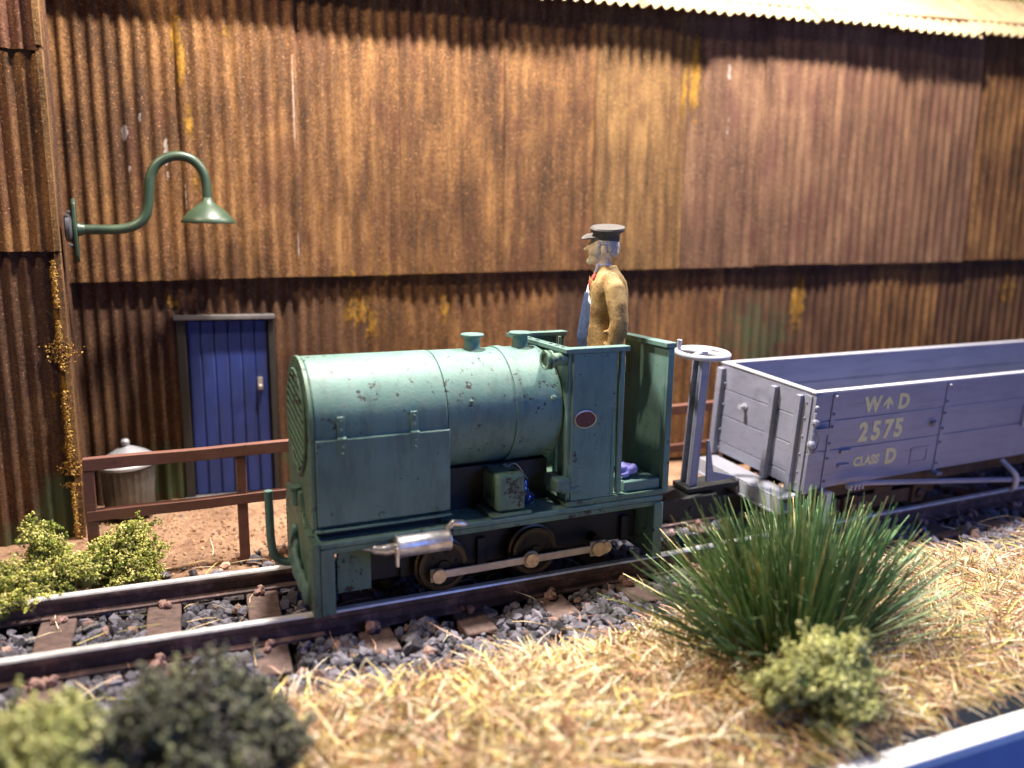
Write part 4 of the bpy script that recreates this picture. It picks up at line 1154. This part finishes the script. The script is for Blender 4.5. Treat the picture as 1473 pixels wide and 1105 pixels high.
# hair at the sides and back, eyebrows of the face kept grey
b = MB(); b.ball((.0, 0, 1.66), (.093, .08, .08), 20, 12)
for s_ in (-1, 1):
    b.ball((.06, s_ * .064, 1.64), (.024, .014, .05), 12, 8); b.ball((.01, s_ * .073, 1.672), (.04, .012, .016), 12, 8); b.ball((-.02, s_ * .066, 1.64), (.02, .018, .035), 12, 8); b.ball((.075, s_ * .052, 1.595), (.022, .014, .03), 12, 8)
    b.ball((.112, s_ * .028, 1.668), (.012, .022, .008), 8, 6)
b.ball((-.05, 0, 1.62), (.04, .055, .045), 12, 8)
voxel(b.build('hair', HAIR, person), .008, 2)
b = MB(); b.ball((.1, 0, 1.562), (.04, .044, .032), 14, 10); b.ball((.125, 0, 1.552), (.026, .028, .028), 12, 8); b.ball((.135, 0, 1.607), (.013, .026, .007), 10, 8)
voxel(b.build('beard', BEARD, person), .008, 2)
# cap
b = MB(); V = []
rings = [(1.69, -.005, .1, .088), (1.71, .0, .106, .094), (1.73, .0, .11, .098), (1.745, -.006, .135, .115), (1.76, -.008, .14, .12)]
loft(b, rings, 32)
for i, p in enumerate(b.v):
    if p[2] < 1.7 and p[0] < 0: b.v[i] = (p[0], p[1], 1.69 - min(1, -p[0] / .07) * .085)
cap = b.build('cap', CAPM, person, smooth=50)
b = MB(); loft(b, [(1.758, -.008, .141, .121), (1.77, -.01, .134, .115), (1.775, -.012, .09, .08)], 32); b.build('crown', CAPT, cap, smooth=50)
b = MB(); pts = []
for k in range(13):
    a = -1.15 + 2.3 * k / 12; pts.append((math.cos(a), math.sin(a)))
inn = [(.095 * c + .0, .09 * s) for c, s in pts]; out = [(.085 + .1 * max(0, c) ** .8 + .012, .088 * s) for c, s in pts]
n = len(pts)
for (p, z) in zip(inn + out, [1.705] * n + [1.708 - .028 * max(0, c) for c, s in pts]): b.v.append((p[0], p[1], z))
b.v += [(x, y, z + .009) for (x, y, z) in b.v[:]]
for k in range(n - 1):
    b.f += [(k, k + 1, n + k + 1, n + k), (2 * n + k, 3 * n + k, 3 * n + k + 1, 2 * n + k + 1), (n + k, n + k + 1, 3 * n + k + 1, 3 * n + k), (k + 1, k, 2 * n + k, 2 * n + k + 1)]
b.f += [(0, n, 3 * n, 2 * n), (n - 1, 3 * n - 1, 4 * n - 1, 2 * n - 1)]
b.build('visor', CAPT, cap, smooth=60)
for q_ in [cap]:
    q_.matrix_local = Matrix.Translation((.008, 0, 1.748)) @ Matrix.Rotation(R(-12), 4, 'X') @ Matrix.Diagonal((.93, .93, 1, 1)) @ Matrix.Translation((0, 0, -1.728))
# shirt, tie, overalls
b = MB(); loft(b, [(1.15, .02, .135, .15), (1.28, .02, .138, .16), (1.38, .01, .125, .15), (1.45, .01, .09, .1), (1.49, .012, .068, .068), (1.535, .025, .06, .06)]); b.build('shirt', SHIRT, person, smooth=60)
b = MB()
for s_ in (-1, 1): b.prism([(0, 0), (.05, -.012), (.03, .05), (-.03, .055)], (.045, s_ * .03, 1.49), (.9, s_ * .4, -.3), (0, 0, 1), (0, s_ * .02, 0))
b.build('collar', SHIRT, person, bevel=.004)
b = MB(); tp = [(.07, .04, 1.478), (.088, .062, 1.45), (.108, .078, 1.415), (.118, .085, 1.38), (.126, .084, 1.35)]
b.tube(tp, [.013, .017, .019, .018, .006], 8); b.build('tie', TIE, person, smooth=60)
b = MB(); loft(b, [(.82, .01, .13, .16), (.92, .03, .165, .165), (1.02, .04, .168, .155), (1.14, .035, .155, .15), (1.27, .028, .142, .14), (1.34, .022, .134, .125)])
for s_ in (-1, 1):
    bones(b, [(0, s_ * .09, .9), (.03, s_ * .1, .5), (.0, s_ * .1, .1)], [.105, .085, .075])
ov = voxel(b.build('overalls', OVER, person), .012, 4)
b = MB()
for s_ in (-1, 1):
    b.ball((.05, s_ * .105, .045), (.14, .055, .045)); b.ball((-.03, s_ * .1, .08), (.06, .055, .075))
voxel(b.build('boots', BOOT, person), .01, 3)
# jacket: open fronted shell with sleeves
b = MB(); seg = 34
rg = [(.78, .01, .185, .22, .95), (.88, .015, .185, .205, .9), (1.0, .02, .182, .19, .86), (1.12, .012, .172, .18, .82), (1.24, .002, .168, .19, .76), (1.34, -.008, .158, .21, .68), (1.41, -.012, .14, .205, .62), (1.455, -.01, .112, .16, .58), (1.49, -.004, .088, .105, .6), (1.525, .0, .078, .08, .75)]
n = len(rg); T = .02
for k_, d in ((0, 0), (1, -T)):
    for (z, cx, rx, ry, a0) in rg:
        for k in range(seg):
            th = a0 + (2 * PI - 2 * a0) * k / (seg - 1)
            fold = .006 * math.sin(th * 7 + z * 9) * (1 if z < 1.3 else .3)
            b.v.append((cx + (rx + d + fold) * math.cos(th), (ry + d + fold) * math.sin(th), z))
m0 = n * seg
for i in range(n - 1):
    for k in range(seg - 1):
        a = i * seg + k
        b.f += [(a, a + 1, a + seg + 1, a + seg), (m0 + a, m0 + a + seg, m0 + a + seg + 1, m0 + a + 1)]
    a = i * seg; b.f.append((a, a + seg, m0 + a + seg, m0 + a)); a = i * seg + seg - 1; b.f.append((a + seg, a, m0 + a, m0 + a + seg))
for k in range(seg - 1):
    b.f.append((k + 1, k, m0 + k, m0 + k + 1)); a = (n - 1) * seg + k; b.f.append((a, a + 1, m0 + a + 1, m0 + a))
for s_ in (-1, 1):
    ch = [(-.02, s_ * .17, 1.415), (-.05, s_ * .22, 1.36), (-.07, s_ * .262, 1.25), (-.085, s_ * .285, 1.15), (-.08, s_ * .287, 1.1), (-.05, s_ * .28, 1.0), (-.005, s_ * .27, .91), (.01, s_ * .262, .885)]
    bones(b, ch, [.07, .078, .074, .068, .07, .06, .056, .056], 14)
    for (p, r_) in (((-.085, s_ * .275, 1.1), .03), ((-.0, s_ * .29, 1.08), .022), ((.0, s_ * .285, 1.0), .02), ((-.05, s_ * .3, 1.04), .02)): b.ball(p, (r_ * 1.5, r_, r_ * .7))
    # lapel and pocket flap
    b.prism([(0, 0), (.05, -.1), (.02, -.2), (-.02, -.13)], (.105, s_ * .085, 1.45), (-.3, s_ * .6, 0), (0, 0, 1), (.02, s_ * .01, 0))
    b.box((.06, s_ * .215, .93), (.11, .02, .05), rot=(0, 0, -s_ * .35))
jk = voxel(b.build('jacket', JACK, person), .0085, 4)


# ------------------------------------------------------------------ world and lights
w = bpy.data.worlds.new('World'); bpy.context.scene.world = w; w.use_nodes = True
bg = w.node_tree.nodes['Background']; bg.inputs[0].default_value = (.6, .65, .85, 1); bg.inputs[1].default_value = .088

def area(name, loc, target, sx, sy, power, col, spread=180):
    l = bpy.data.lights.new(name, 'AREA'); l.shape = 'RECTANGLE'; l.size = sx; l.size_y = sy; l.energy = power; l.color = col; l.spread = R(spread)
    o = bpy.data.objects.new(name, l); C.objects.link(o); o.location = loc
    d = Vector(target) - Vector(loc); o.rotation_euler = d.to_track_quat('-Z', 'Y').to_euler()
    return o
area('layout_lamp', (-.3, 1.15, 6.6), (0, .2, 0), .4, .3, 1220, (1, .93, .82))
area('layout_lamp', (3.8, .6, 6.6), (4, -.2, 0), .4, .3, 1000, (1, .92, .8))
area('side_lamp', (-4.6, -.1, 6.6), (1.5, 2.5, 1.8), .45, .45, 340, (1, .8, .58))
area('window_light', (4.5, -8, 3.2), (1, 0, .3), 3.5, 2.5, 300, (.14, .3, 1.0))

# ------------------------------------------------------------------ camera
cd = bpy.data.cameras.new('camera'); cam = bpy.data.objects.new('camera', cd); C.objects.link(cam)
cd.sensor_width = 36; cd.lens = 1155 / 1473 * 36; cd.clip_end = 200; cd.clip_start = .05
yaw, pit, rol = R(24.6), R(10.5), R(.7)
f = Vector((math.sin(yaw) * math.cos(pit), math.cos(yaw) * math.cos(pit), -math.sin(pit)))
r = Vector((math.cos(yaw), -math.sin(yaw), 0)); u = r.cross(f)
r2 = math.cos(rol) * r + math.sin(rol) * u; u2 = -math.sin(rol) * r + math.cos(rol) * u
M = Matrix((r2, u2, -f)).transposed().to_4x4(); M.translation = (-2.0, -4.6, 2.2156)
cam.matrix_world = M
cd.dof.use_dof = True; cd.dof.focus_distance = 5.5; cd.dof.aperture_fstop = .35
sc = bpy.context.scene; sc.camera = cam
sc.view_settings.view_transform = 'Standard'; sc.view_settings.look = 'None'; sc.view_settings.gamma = 1; sc.view_settings.exposure = 0
sc.render.engine = 'CYCLES'
sc.cycles.use_denoising = True
